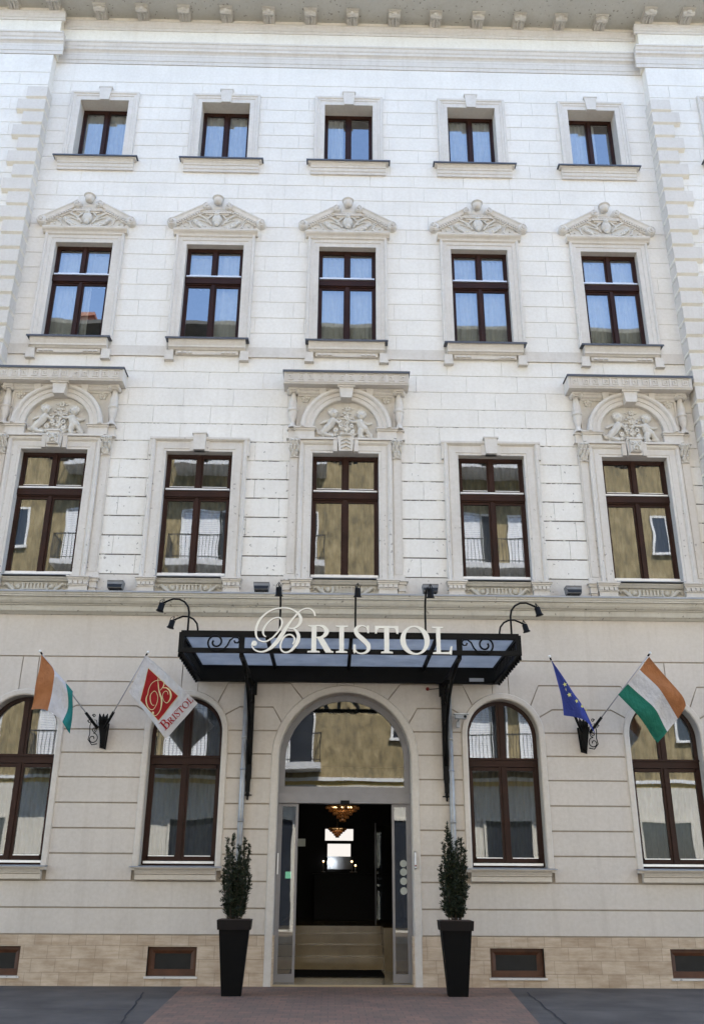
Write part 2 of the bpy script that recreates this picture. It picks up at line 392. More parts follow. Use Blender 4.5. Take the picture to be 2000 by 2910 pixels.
    def build(s, name, parent=None, loc=(0,0,0), normals=True):
        me = bpy.data.meshes.new(name); me.from_pydata(s.v, [], s.f)
        for m in s.mats: me.materials.append(m)
        me.polygons.foreach_set('material_index', s.m); me.polygons.foreach_set('use_smooth', s.sm)
        me.update()
        if normals:
            bm = bmesh.new(); bm.from_mesh(me); bmesh.ops.recalc_face_normals(bm, faces=bm.faces); bm.to_mesh(me); bm.free()
        o = bpy.data.objects.new(name, me); col.objects.link(o); o.location = loc
        if parent is not None: o.parent = parent
        return o
def thing(name, label, cat, loc=(0,0,0), group=None):
    o = bpy.data.objects.new(name, None); col.objects.link(o); o.location = loc; o.empty_display_size = 0.2
    return tag(o, label, cat, group)
def tag(o, label=None, cat=None, group=None, kind=None):
    if label: o['label'] = label
    if cat: o['category'] = cat
    if group: o['group'] = group
    if kind: o['kind'] = kind
    return o
def copy_tree(o, parent=None):
    c = o.copy(); col.objects.link(c); c.parent = parent
    for ch in list(o.children): copy_tree(ch, c)
    return c
def arc(cx, cz, r, a0, a1, n):
    return [(cx + r*cos(radians(a0+(a1-a0)*i/n)), cz + r*sin(radians(a0+(a1-a0)*i/n))) for i in range(n+1)]
def remesh(obj, voxel, smooth_it=2):
    m = obj.modifiers.new('r', 'REMESH'); m.mode = 'VOXEL'; m.voxel_size = voxel; m.use_smooth_shade = True
    s = obj.modifiers.new('s', 'SMOOTH'); s.factor = 0.5; s.iterations = smooth_it
    dg = bpy.context.evaluated_depsgraph_get(); dg.update()
    me = bpy.data.meshes.new_from_object(obj.evaluated_get(dg))
    mats = list(obj.data.materials); obj.modifiers.clear(); obj.data = me
    if not me.materials:
        for q in mats: me.materials.append(q)
    me.polygons.foreach_set('use_smooth', [True]*len(me.polygons))
    return obj
def chain(mb, pts, r0, r1, mat, yr=None):
    """overlapping balls along a path, to be merged by remesh"""
    pts = [Vector(p) for p in pts]; Ls = [0]
    for a, b in zip(pts, pts[1:]): Ls.append(Ls[-1] + (b-a).length)
    tot = Ls[-1]; d = 0
    while d <= tot + 1e-6:
        i = max(0, min(len(pts)-2, next((k for k in range(len(Ls)-1) if Ls[k+1] >= d), len(pts)-2)))
        t = (d - Ls[i]) / max(1e-9, Ls[i+1]-Ls[i]); p = pts[i].lerp(pts[i+1], min(1, t))
        r = r0 + (r1-r0)*d/max(1e-9, tot)
        mb.ell(p, (r, yr or r, r), mat, 8, 5); d += max(0.008, r*0.45)
def spiral(cx, cz, r0, r1, turns, a0, y, n=26, sgn=1):
    return [(cx + (r0+(r1-r0)*i/n)*cos(a0+sgn*2*pi*turns*i/n), y, cz + (r0+(r1-r0)*i/n)*sin(a0+sgn*2*pi*turns*i/n)) for i in range(n+1)]

# ------------------------------------------------------------------ levels measured for the facade
XC = [-6.02, -3.03, 0.0, 3.03, 6.03]
XR = 9.45                                   # window axis of the side bays
BX0, BX1 = -7.38, 7.46                      # inner edges of the projecting side bays
RY = -0.25
GA = [(-8.92, 0.665), (-5.90, 0.665), (-2.88, 0.665), (2.96, 0.665), (5.97, 0.665), (9.0, 0.665)]
GZC, GRO = 4.165, 0.775
DX, DZC, DR, DRO = 0.04, 3.72, 1.21, 1.345
W2 = (7.16, 9.90, 0.69); W3 = (12.60, 15.17, 0.655); W4 = (17.60, 19.50, 0.595)

hotel = thing('hotel_building', 'cream white ornate hotel facade with tall brown windows and arched entrance', 'building')

# ---------------- ground floor wall
def arch_hole(cx, hw, z0, zc, n=20):
    return [(cx-hw, z0), (cx+hw, z0)] + arc(cx, zc, hw, 0, 180, n)
b = MB()
holes = [arch_hole(cx, hw, 1.87, GZC) for cx, hw in GA]
outer = [(-13, 0), (DX-DR, 0), (DX-DR, DZC)] + arc(DX, DZC, DR, 180, 0, 30)[1:-1] + [(DX+DR, DZC), (DX+DR, 0), (13, 0), (13, 6.4), (-13, 6.4)]
bw = [(-5.86, 0.94), (-2.85, 0.84), (2.99, 0.92), (6.03, 0.86)]
bwin = [(-6.3, -5.39), (-3.26, -2.43), (2.53, 3.45), (5.61, 6.5)]
for x0, x1 in bwin: holes.append([(x0, .15), (x1, .15), (x1, .60), (x0, .60)])
b.poly(outer, holes, 0.022, 0.5, M['gjoint'])
b.build('ground_floor_wall', hotel)
# rusticated courses
JZ = [0.78, 1.20, 1.63, 2.07, 2.49, 2.92, 3.36, 3.79, 4.21, 4.64, 5.09, 5.56]
g = 0.0135
arches = [(cx, GRO, GZC, {9: (25.6, .95), 10: (45, .72)}) for cx, _ in GA]
arches.insert(3, (DX, DRO, DZC, {9: (28.7, 1.34), 10: (53.5, 1.03)}))
def side_pts(A, k, sgn, off):
    """end of joint k at the arch on its sgn side: list from far to near the arch"""
    cx, ro, zc, bends = A; z = JZ[k] + off
    if k in bends:
        a, bx = bends[k]; a2 = radians(a) + off/ro
        return [(cx + sgn*bx, z), (cx + sgn*ro*cos(a2), zc + ro*sin(a2))], a2
    if z <= zc: return [(cx + sgn*ro, z)], 0.0
    a = math.asin(min(1, (z-zc)/ro)); return [(cx + sgn*ro*cos(a), z)], a
def arch_side(A, sgn, a0, a1):
    cx, ro, zc, _ = A; n = max(2, int(abs(a1-a0)/0.12)+1)
    return [(cx + sgn*ro*cos(a0+(a1-a0)*i/n), zc + ro*sin(a0+(a1-a0)*i/n)) for i in range(n+1)]
b = MB()
def panel(pts):
    out = []
    for p in pts:
        if not out or (abs(p[0]-out[-1][0]) + abs(p[1]-out[-1][1])) > 1e-4: out.append(p)
    b.poly(out, [], 0.0, 0.03, M['gwall'])
for i in range(len(arches)-1):
    A, B = arches[i], arches[i+1]
    for k in range(len(JZ)-1):
        if k < 2 and not (A[0] == DX or B[0] == DX): continue
        zb, zt = JZ[k]+g, JZ[k+1]-g
        def sidepoly(AA, s):
            if k < 10:
                pb, ab = side_pts(AA, k, s, g); pt, at_ = side_pts(AA, k+1, s, -g)
                mid = arch_side(AA, s, ab, at_) if (at_ > ab) else []
                if zb < AA[2] < zt and not mid: mid = []
                if zb < AA[2] and at_ > 0: mid = [(AA[0]+s*AA[1], AA[2])] + mid
                return pb + mid + pt[::-1]
            pb, ab = side_pts(AA, 10, s, g); ae = math.acos(min(1, 0.162/AA[1]))
            return pb + arch_side(AA, s, ab, ae) + [(AA[0]+s*0.162, zt)]
        if k < 2:   # below the sills the courses run on; here only the piers beside the door
            continue
        if k == 10:
            lp = sidepoly(A, 1); rp = sidepoly(B, -1)
            panel([lp[-1]] + lp[::-1][1:] + rp)
        else:
            lp = sidepoly(A, 1); rp = sidepoly(B, -1)
            panel(lp[::-1] + rp)
for cx, ro, zc, _ in arches:
    ae = math.acos(0.15/ro)
    pts = [(cx - .14, 5.545)] + [(cx + ro*cos(a), zc + ro*sin(a)) for a in [pi-ae + (2*ae-pi)*0 + (-(pi-2*ae))*q/4 for q in range(5)]] + [(cx + .14, 5.545)]
    panel(pts)
for k in (0, 1):
    z0, z1 = JZ[k]+g, JZ[k+1]-g
    panel([(-13, z0), (DX-DRO, z0), (DX-DRO, z1), (-13, z1)]); panel([(DX+DRO, z0), (13, z0), (13, z1), (DX+DRO, z1)])
panel([(-13, 5.56+g), (13, 5.56+g), (13, 6.40), (-13, 6.40)])
b.build('rusticated_courses', hotel)
# surrounds of the arches
def arch_path(cx, r, z0, zc, n=28): return [(cx-r, z0)] + arc(cx, zc, r, 180, 0, n) + [(cx+r, z0)]
proto_arch = MB()
proto_arch.sweep(arch_path(0, .665, 1.87, GZC), [(-.003, .26), (-.003, -.012), (.018, -.028), (.095, -.028), (.112, 0.0), (.112, .03)], M['gtrim'])
sill = MB()
sill.prism_x([(.2, 1.872), (-.17, 1.845), (-.17, 1.832), (-.13, 1.80), (-.10, 1.755), (-.10, 1.745), (-.07, 1.73), (-.07, 1.655), (-.05, 1.64), (0.03, 1.64)], -.70, .70, M['gtrim'])
sill.prism_x([(.2, 1.884), (-.185, 1.857), (-.185, 1.845), (.2, 1.873)], -.79, .79, M['zinc'])
sill.box(-.78, -.70, -.14, .02, 1.80, 1.85, M['gtrim']); sill.box(.70, .78, -.14, .02, 1.80, 1.85, M['gtrim'])
def gwin_build():
    w = MB(); Y = .22; H = .64
    w.sweep(arch_path(0, H+.03, 1.90, GZC), [(0, Y+.06), (-.075, Y+.06), (-.075, Y+.01), (-.02, Y), (0, Y)], M['wood'])
    w.box(-.64, .64, Y-.015, Y+.06, 1.885, 1.96, M['wood'])
    w.box(-.64, .64, Y-.02, Y+.06, 3.62, 3.76, M['wood']); w.box(-.655, .655, Y-.05, Y, 3.74, 3.775, M['wood'])
    w.box(-.075, .075, Y-.012, Y+.06, 3.76, 4.77, M['wood']); w.box(-.025, .025, Y-.03, Y, 3.76, 4.74, M['wood'])
    w.box(-.075, .075, Y-.005, Y+.05, 1.96, 3.62, M['wood']); w.box(-.028, .028, Y-.03, Y, 1.97, 3.61, M['wood'])
    for s in (-1, 1):
        x0, x1 = sorted((s*.07, s*.585)); 
        w.box(x0, x1, Y, Y+.05, 1.97, 2.05, M['wood']); w.box(x0, x1, Y, Y+.05, 3.55, 3.61, M['wood'])
        w.box(s*.60-.04, s*.60+.04, Y, Y+.05, 1.97, 3.61, M['wood'])
    return w
def put_curtain(parent, x0, x1, y, z0, z1, mat, folds=9, amp=.025, seed=0, name='curtain'):
    rnd = random.Random(seed); n = folds*8; vs = []; ph = rnd.random()*6
    f1 = folds*2*pi; a2 = rnd.uniform(.3, .7)
    for i in range(n+1):
        t = i/n; yy = y + amp*sin(f1*t+ph) + amp*a2*sin(f1*.43*t+ph*2)
        vs += [(x0+(x1-x0)*t, yy, z0), (x0+(x1-x0)*t + .004*sin(f1*t), y + .6*(yy-y), z1)]
    c = MB(); c.add(vs, [(2*i, 2*i+2, 2*i+3, 2*i+1) for i in range(n)], mat, True)
    return c.build(name, parent, normals=False)
gw = gwin_build()
surr0 = proto_arch.build('arch_surround', hotel, (GA[0][0], 0, 0)); so = sill.build('window_sill', surr0)
def panes(parent, rects, y, mat, polys=()):
    for x0, x1, z0, z1 in rects:
        p = MB(); p.add([(x0, y, z0), (x1, y, z0), (x1, y, z1), (x0, y, z1)], [(0, 1, 2, 3)], mat); p.build('pane', parent, normals=False)
    for pts in polys:
        p = MB(); p.poly(pts, [], y, y, mat, back=False); p.build('pane', parent, normals=False)
def strips(parent, items, mat, name='drip_strip'):
    for x0, x1, y0, y1, z0, z1 in items:
        p = MB(); p.box(x0, x1, y0, y1, z0, z1, mat); p.build(name, parent)
gw0 = gw.build('window', hotel, (GA[0][0], 0, 0))
qa = [(.07, 3.76)] + [(.07, GZC + sqrt(.60**2-.07**2))]
rt = [(.07, 3.76), (.60, 3.76)] + [p for p in arc(0, GZC, .60, 0, 83.3, 12)]
panes(gw0, [(-.565, -.07, 2.04, 3.56), (.07, .565, 2.04, 3.56)], .25, M['glassg'], [rt, [(-x, z) for x, z in rt]])
strips(gw0, [(-.62, .62, .16, .20, 1.915, 1.955), (-.55, -.09, .20, .215, 2.035, 2.05), (.09, .55, .20, .215, 2.035, 2.05)], M['strip'])
put_curtain(gw0, -.66, .66, .46, 1.8, 4.9, M['curtg'], 11, .03, 3)
for cx, _ in GA[1:]:
    s_ = copy_tree(surr0, hotel); s_.location = (cx, 0, 0)
    w_ = copy_tree(gw0, hotel); w_.location = (cx, 0, 0)
# entrance arch surround
b = MB(); b.sweep(arch_path(DX, DR, 0.0, DZC, 40), [(-.003, .5), (-.003, -.012), (.02, -.03), (.115, -.03), (.135, 0.0), (.135, .03)], M['gtrim'])
b.build('entrance_surround', hotel)
# ---------------- plinth of stone tiles
b = MB()
def plinth_run(x0, x1):
    ws = [(a, c) for a, c in bwin if a > x0-.01 and c < x1+.01]
    pts = [[(a, .15), (c, .15), (c, .60), (a, .60)] for a, c in ws]
    b.poly([(x0, 0), (x1, 0), (x1, .772), (x0, .772)], pts, -0.012, 0.03, M['tiles'])
plinth_run(-13, DX-DR+.0); plinth_run(DX+DR, 13)
b.box(DX-DR-.001, DX-DR+.03, -.014, .3, 0, .775, M['tiles']); b.box(DX+DR-.03, DX+DR+.001, -.014, .3, 0, .775, M['tiles'])
b.build('stone_plinth', hotel)
for i, (x0, x1) in enumerate(bwin):
    w = MB(); Y = .12
    w.sweep([(x0+.0, .15), (x0+.0, .60), (x1-.0, .60), (x1-.0, .15)], [(0, .03), (0, Y+.05), (-.11, Y+.05), (-.11, Y), (-.06, Y-.02), (-.002, Y-.02)], M['cwood'])
    w.box(x0+.001, x1-.001, Y-.021, Y+.05, .149, .25, M['cwood'])
    o = w.build('basement_window', hotel)
    p = MB(); p.box(x0+.1, x1-.1, Y+.01, Y+.02, .24, .50, M['floodglass']); p.build('pane', o)
    p = MB(); p.box(x0-.03, x1+.03, -.035, .16, .118, .149, M['trim']); p.build('window_sill', o)
# ---------------- ledge between the floors
b = MB()
b.prism_x([(.3, 6.80), (-.30, 6.755), (-.30, 6.70), (-.285, 6.69), (-.285, 6.665), (-.245, 6.655), (-.225, 6.60), (-.19, 6.56), (-.15, 6.545), (-.15, 6.53), (-.12, 6.525), (-.11, 6.44), (-.10, 6.42), (-.07, 6.41), (-.03, 6.375), (.0, 6.37), (.3, 6.37)], -13, 13, M['ledge'])
o = b.build('ledge', hotel)
b = MB(); b.prism_x([(.02, 6.80), (-.325, 6.772), (-.325, 6.740), (-.318, 6.740), (-.316, 6.764), (.02, 6.79)], -13, 13, M['zinc']); b.build('ledge_flashing', o)

# ---------------- upper wall
UJ = [6.78, 7.21, 7.62, 8.03, 8.45, 8.87, 9.29, 9.71, 10.14, 10.56, 10.98, 11.40, 11.81, 12.19, 12.44, 12.82, 13.22, 13.64, 14.06, 14.48, 14.89, 15.31, 15.71, 16.12, 16.54, 16.96, 17.30, 17.70, 18.10, 18.50, 18.91, 19.31, 19.72, 20.13, 20.73]
def rects_for(xs):
    r = []
    for x in xs:
        for (z0, z1, hw) in (W2, W3, W4): r.append((x-hw, x+hw, z0, z1))
    return r
def surr_rects(xs, side=False):
    r = []
    for i, x in enumerate(xs):
        grand = side or i in (0, 2, 4)
        r.append((x-.62, x+.62, 6.8, 7.2))
        if grand: r += [(x-1.15, x+1.15, 7.1, 10.4), (x-1.05, x+1.05, 10.4, 11.3)]
        else: r += [(x-.98, x+.98, 7.1, 10.15)]
        r += [(x-.88, x+.88, 12.3, 15.5), (x-.8, x+.8, 15.5, 16.0), (x-.80, x+.80, 17.5, 19.70)]
    return r
def wall(name, x0, x1, y, xs, side=False, seed=1):
    b = MB()
    hl = [[(a, c), (b_, c), (b_, d), (a, d)] for a, b_, c, d in rects_for(xs)]
    b.poly([(x0, 6.6), (x1, 6.6), (x1, 22.3), (x0, 22.3)], hl, y+.012, y+.5, M['joint'])
    root = b.build(name, hotel)
    b = MB(); rnd = random.Random(seed); sr = surr_rects(xs, side)
    for k in range(len(UJ)-1):
        gp_ = .012 if UJ[k] < 10.4 else .0065; z0, z1 = UJ[k]+gp_, UJ[k+1]-gp_
        band = abs(UJ[k]-12.19) < .01
        if k == len(UJ)-2 or k == 0 or band: cuts = [x0, x1]
        else:
            st = (k % 2)*0.55 + rnd.uniform(-.06, .06); cuts = [x0]
            x = x0 + .5 + st
            while x < x1 - .35:
                cuts.append(x + rnd.uniform(-.02, .02)); x += 1.12 + rnd.uniform(-.1, .1)
            cuts.append(x1)
        for a, c in zip(cuts, cuts[1:]):
            segs = [(a + (.0028 if a > x0 else 0), c - (.0028 if c < x1 else 0))]
            for (sx0, sx1, sz0, sz1) in sr:
                if sz0 < (z0+z1)/2 < sz1:
                    ns = []
                    for p, q in segs:
                        if q <= sx0 or p >= sx1: ns.append((p, q)); continue
                        if p < sx0: ns.append((p, sx0))
                        if q > sx1: ns.append((sx1, q))
                    segs = ns
            for p, q in segs:
                if q-p > .01:
                    if band: b.box(p, q, y-.03, y+.014, z0-gp_, z1+gp_, M['trim'])
                    elif k == 0: b.box(p, q, y-.012, y+.014, z0, z1, M['trim'])
                    else:
                        b.bbox(p, q, y-rnd.uniform(0, .002), y+.014, z0, z1, M['wall'], .005)
    b.build('wall_blocks', root)
wall('upper_wall', BX0, BX1, 0.0, XC, seed=3)
wall('upper_wall', -13, BX0, RY, [-XR], True, seed=5)
wall('upper_wall', BX1, 13, RY, [XR], True, seed=6)
# quoins on the projecting bays
def quoins(sx, xc):
    b = MB(); rnd = random.Random(4)
    zs = [z for z in UJ if z <= 19.75]
    lv = [6.8]
    z = 19.56
    lst = []
    while z > 6.9:
        lst.append((z-.405, z)); z -= .405
    for i, (z0, z1) in enumerate(lst):
        w = .62 if i % 2 else .44
        x0, x1 = (xc - w, xc) if sx < 0 else (xc, xc + w)
        f = RY - .10; t = z1 - .005; m_ = z0 + .085
        pad = .0
        # block with a sloped underside recess
        if sx < 0: X0, X1 = x0, x1 + .05
        else: X0, X1 = x0 - .05, x1
        b.add([(X0, f, m_), (X1, f, m_), (X1, f, t), (X0, f, t), (X0, .02, m_), (X1, .02, m_), (X1, .02, t), (X0, .02, t),
               (X0, RY-.005, z0+.02), (X1-(.045 if sx < 0 else 0), RY-.005, z0+.02), (X0, .02, z0+.02), (X1-(.045 if sx < 0 else 0), .02, z0+.02)],
              [(0,1,2,3),(3,2,6,7),(1,5,6,2),(0,3,7,4)], M['trim'])
        b.mi(M['frieze']); k0 = len(b.v)-12; ff = b.mi(M['frieze'])  # cream undersides: warm bounced light put into the colour
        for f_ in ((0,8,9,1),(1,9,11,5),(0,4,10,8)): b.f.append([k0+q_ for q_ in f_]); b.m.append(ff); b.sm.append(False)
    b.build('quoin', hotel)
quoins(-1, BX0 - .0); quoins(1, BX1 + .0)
b = MB(); b.box(BX0-.3, BX0+.004, RY+.013, .02, 6.75, 22.3, M['wall']); b.build('bay_return', hotel)
b = MB(); b.box(BX1-.004, BX1+.3, RY+.013, .02, 6.75, 22.3, M['wall']); b.build('bay_return', hotel)

# ---------------- entablature and eaves
def entab(x0, x1, y, e0, e1):
    b = MB()
    low = [(.02, 21.37), (-.17, 21.35), (-.17, 21.31), (-.145, 21.29), (-.125, 21.22), (-.10, 21.19), (-.10, 21.12), (-.085, 21.11), (-.06, 21.09), (-.035, 21.05), (-.035, 20.99), (-.03, 20.985), (-.03, 20.84), (-.018, 20.835), (-.018, 20.73), (.02, 20.73)]
    up = [(.02, 22.14), (-.10, 22.14), (-.10, 22.10), (-.075, 22.07), (-.055, 22.01), (-.055, 21.97), (-.035, 21.95), (-.03, 21.885), (.02, 21.88)]
    fr = [(.02, 21.88), (-.012, 21.88), (-.012, 21.37), (.02, 21.37)]
    tp = [(.02, 22.32), (-.02, 22.32), (-.02, 22.14), (.02, 22.14)]
    for pr, mt, ex in ((low, 'trim', .0), (up, 'trim', .0), (fr, 'frieze', -.03), (tp, 'frieze', -.03)):
        d = max(-p for p, _ in pr)
        b.prism_x([(y+p, z) for p, z in pr], x0-(e0*d), x1+(e1*d), M[mt])
    return b.build('entablature', hotel)
entab(BX0+.0, BX1-.0, 0, 0, 0); entab(-13, BX0+.05, RY, 0, 1); entab(BX1-.05, 13, RY, 1, 0)
b = MB(); b.box(BX0-.2, BX0+.045, RY, .02, 20.74, 22.3, M['frieze']); b.box(BX1-.045, BX1+.2, RY, .02, 20.74, 22.3, M['frieze']); b.build('entablature_return', hotel)
b = MB()
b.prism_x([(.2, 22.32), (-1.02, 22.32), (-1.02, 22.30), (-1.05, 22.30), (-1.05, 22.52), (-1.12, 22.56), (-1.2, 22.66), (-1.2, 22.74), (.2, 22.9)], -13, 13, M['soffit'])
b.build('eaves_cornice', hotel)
def modillion(x, y, k):
    b = MB(); w = .135
    prof = [(0, 22.318), (-.43, 22.318), (-.43, 22.285), (-.40, 22.27), (-.425, 22.23), (-.41, 22.175), (-.36, 22.155), (-.31, 22.18), (-.27, 22.22), (-.16, 22.215), (-.06, 22.18), (0, 22.10)]
    b.prism_x([(y+p, z) for p, z in prof], x-w, x+w, M['mod'])
    b.box(x-w-.03, x+w+.03, y-.46, y, 22.285, 22.319, M['mod'])
    b.tube([(x-w-.012, y-.375, 22.215), (x+w+.012, y-.375, 22.215)], .052, M['mod'], 12)
    b.ell((x, y-.425, 22.215), (.075, .045, .055), M['mod'])
    for s in (-1, 1):
        b.tube([(x+s*.035, y-.33, 22.165), (x+s*.04, y-.24, 22.20), (x+s*.04, y-.12, 22.19), (x+s*.035, y-.01, 22.12)], [.014, .022, .026, .02], M['mod'], 6)
        for q in range(4):
            yy = y-.30+.08*q
            b.tube([(x+s*.05, yy, 22.20), (x+s*.12, yy-.03, 22.215)], .013, M['mod'], 5, r1=.006)
    o = b.build('modillion', hotel); return o
for x, y in [(-8.55, RY), (-7.52, RY), (-6.38, 0), (-5.31, 0), (-4.24, 0), (-3.16, 0), (-2.08, 0), (-1.01, 0), (.07, 0), (1.15, 0), (2.21, 0), (3.30, 0), (4.37, 0), (5.43, 0), (6.48, 0), (7.66, RY), (8.64, RY), (9.7, RY), (-9.6, RY)]:
    modillion(x, y, 0)

# ---------------- windows of the upper floors (built at x=0)
def casement(z0, z1, hw, Y, tr=None, strip=True, gm='glass'):
    """tr=(transom bottom, transom top)"""
    w = MB(); W = M['wood']
    w.sweep([(-hw, z0), (-hw, z1), (hw, z1), (hw, z0)], [(-.002, Y+.07), (-.05, Y+.07), (-.05, Y), (-.015, Y-.01), (-.002, Y-.01)], W)
    w.box(-hw+.002, hw-.002, Y-.012, Y+.07, z0, z0+.05, W)
    secs = [(z0+.05, z1-.045)] if tr is None else [(z0+.05, tr[0]), (tr[1], z1-.045)]
    rects = []
    for a, c in secs:
        w.box(-.035, .035, Y-.03, Y+.05, a, c, W)
        for s in (-1, 1):
            xi, xo = .02, hw-.048
            st = .055
            def bx(u0, u1, q0, q1): 
                x0, x1 = sorted((s*u0, s*u1)); w.box(x0, x1, Y+.004, Y+.05, q0, q1, W)
            bx(xi, xi+st, a, c); bx(xo-st, xo, a, c); bx(xi+st, xo-st, a, a+.06); bx(xi+st, xo-st, c-.05, c)
            x0, x1 = sorted((s*(xi+st-.005), s*(xo-st+.005))); rects.append((x0, x1, a+.055, c-.045))
    if tr:
        w.box(-hw+.001, hw-.001, Y-.02, Y+.07, tr[0], tr[1], W); w.box(-hw-.0, hw+.0, Y-.045, Y-.018, tr[0]+.03, tr[1]-.04, W)
    o = w.build('window', hotel)
    panes(o, rects, Y+.03, M[gm])
    if strip:
        it = []
        for x0, x1, a, c in rects: it.append((x0+.01, x1-.01, Y-.006, Y+.006, a+.0, a+.014))
        if tr: it.append((-hw+.045, hw-.045, Y-.07, Y-.018, tr[1]-.028, tr[1]+.004))
        it.append((-hw+.03, hw-.03, Y-.09, Y-.01, z0+.035, z0+.085))
        strips(o, it, M['strip'])
    return o
SURR = [(-.003, .36), (-.003, -.035), (.10, -.035), (.105, -.05), (.18, -.055), (.19, -.075), (.205, -.09), (.24, -.09), (.25, -.07), (.25, .02)]
def rect_path(hw, z0, z1): return [(-hw, z0), (-hw, z1), (hw, z1), (hw, z0)]
# --- top floor
def keystone(b, z0, z1, w0, w1, y, mat):
    b.add([(-w0, y, z0), (w0, y, z0), (w1, y, z1), (-w1, y, z1), (-w0, .02, z0), (w0, .02, z0), (w1, .02, z1), (-w1, .02, z1)],
          [(0,1,2,3),(4,7,6,5),(0,4,5,1),(1,5,6,2),(2,6,7,3),(3,7,4,0)], mat)
w4 = casement(W4[0], W4[1]+.005, W4[2]+.012, .33, None, False, 'glassu')
s4 = MB(); s4.sweep(rect_path(W4[2], 17.55, W4[1]), [(-.003, .36), (-.003, -.03), (.11, -.03), (.12, -.045), (.17, -.05), (.185, -.07), (.235, -.075), (.245, -.05), (.245, .02)], M['trim'])
keystone(s4, 19.47, 19.88, .115, .15, -.085, M['trim']); s4.box(-.165, .165, -.095, .02, 19.86, 19.89, M['trim'])
s4o = s4.build('window_surround', hotel)
b = MB(); b.prism_x([(.33, 17.62), (-.13, 17.60), (-.13, 17.56), (-.11, 17.53), (-.09, 17.50), (-.09, 17.46), (-.07, 17.45), (-.07, 17.37), (-.05, 17.35), (-.05, 17.29), (.02, 17.29)], -.90, .90, M['trim'])
b.box(-.96, .96, -.15, .0, 17.56, 17.60, M['trim']); so = b.build('window_sill', s4o)
b = MB(); b.box(-1.0, 1.0, -.185, .0, 17.605, 17.622, M['darkzinc']); b.box(-1.0, 1.0, -.187, -.182, 17.58, 17.61, M['darkzinc']); b.build('sill_flashing', s4o)
# --- second floor with broken pediment
w3 = casement(W3[0], W3[1]+.005, W3[2]+.01, .14, (14.16, 14.38), True, 'glassu')
s3 = MB(); s3.sweep(rect_path(W3[2], 12.56, W3[1]), [(a, y) if y < .3 else (a, .2) for a, y in SURR], M['trim'])
s3o = s3.build('window_surround', hotel)
b = MB(); b.prism_x([(.14, 12.555), (-.19, 12.535), (-.19, 12.50), (-.17, 12.47), (-.14, 12.40), (-.14, 12.36), (-.11, 12.35), (-.08, 12.32), (.02, 12.31)], -.83, .83, M['trim'])
b.box(-.68, .68, -.06, .02, 12.22, 12.312, M['trim'])
for s in (-1, 1):
    for q in range(3):
        x = s*(.36 + .115*q); b.frustum(x-.045, x+.045, -.10, .0, 12.235, x-.02, x+.02, -.075, .0, 12.30, M['trim'])
    x0, x1 = sorted((s*.72, s*.90)); b.box(x0, x1, -.09, .02, 12.10, 12.31, M['trim']); b.box(x0-.012, x1+.012, -.11, .02, 12.06, 12.105, M['trim'])
    x0, x1 = sorted((s*.90, s*.97)); b.box(x0, x1, -.06, .02, 12.17, 12.22, M['trim'])
b.build('window_sill', s3o)
b = MB(); b.box(-.90, .90, -.225, .0, 12.545, 12.56, M['darkzinc']); b.box(-.90, .90, -.228, -.222, 12.515, 12.55, M['darkzinc']); b.build('sill_flashing', s3o)
b = MB()
b.prism_x([(.02, 15.53), (-.17, 15.52), (-.17, 15.49), (-.15, 15.46), (-.11, 15.43), (-.09, 15.40), (.02, 15.40)], -.965, .965, M['trim'])
b.poly([(-.80, 15.52), (.80, 15.52), (.86, 15.72), (.26, 16.20), (-.26, 16.20), (-.86, 15.72)], [], -.03, .02, M['relief'])
b.box(-.32, .32, -.10, .0, 16.02, 16.09, M['trim']); b.box(-.27, .27, -.07, .0, 15.98, 16.03, M['trim'])
for q in range(9): b.box(-.28+.066*q, -.25+.066*q, -.115, -.09, 16.06, 16.085, M['trim'])
for s in (-1, 1):
    c0 = Vector((s*1.03, 15.73)); c1 = Vector((s*.25, 16.20)); d = (c1-c0).normalized(); nn = Vector((-d.y, d.x)) * (-1 if s > 0 else 1)
    r0, r1 = .108, .098
    p0 = c0 + nn*r0; p1 = c1 + nn*r1
    prof = [(.0, .02), (.0, -.13), (-.012, -.145), (-.035, -.145), (-.05, -.13), (-.075, -.118), (-.115, -.11), (-.135, -.10), (-.135, -.075), (-.20, -.065), (-.2, .02)]
    path = [tuple(p0), tuple(p1)] if s < 0 else [tuple(p1), tuple(p0)]
    b.sweep(path, prof, M['trim'])
    for q in range(10):
        c = p0 + d*(.13 + .062*q) - nn*.163
        e = d*.018; h = nn*.020
        pts = [c-e-h, c+e-h, c+e+h, c-e+h]
        b.poly([tuple(p) for p in pts], [], -.105, -.05, M['trim'])
    for (cc, r) in ((c0, r0), (c1, r1)):
        b.lathe([(r, .02), (r, -.13), (r-.010, -.14), (0, -.14)], (cc.x, 0, cc.y), M['trim'], 24, True, 'y')
        b.tube(spiral(cc.x, cc.y, r-.016, .028, 1.45, (pi/2), -.145, 34, sgn=(1 if s < 0 else -1)), .018, M['trim'], 7)
        b.ell((cc.x, -.145, cc.y), (.03, .035, .03), M['trim'])
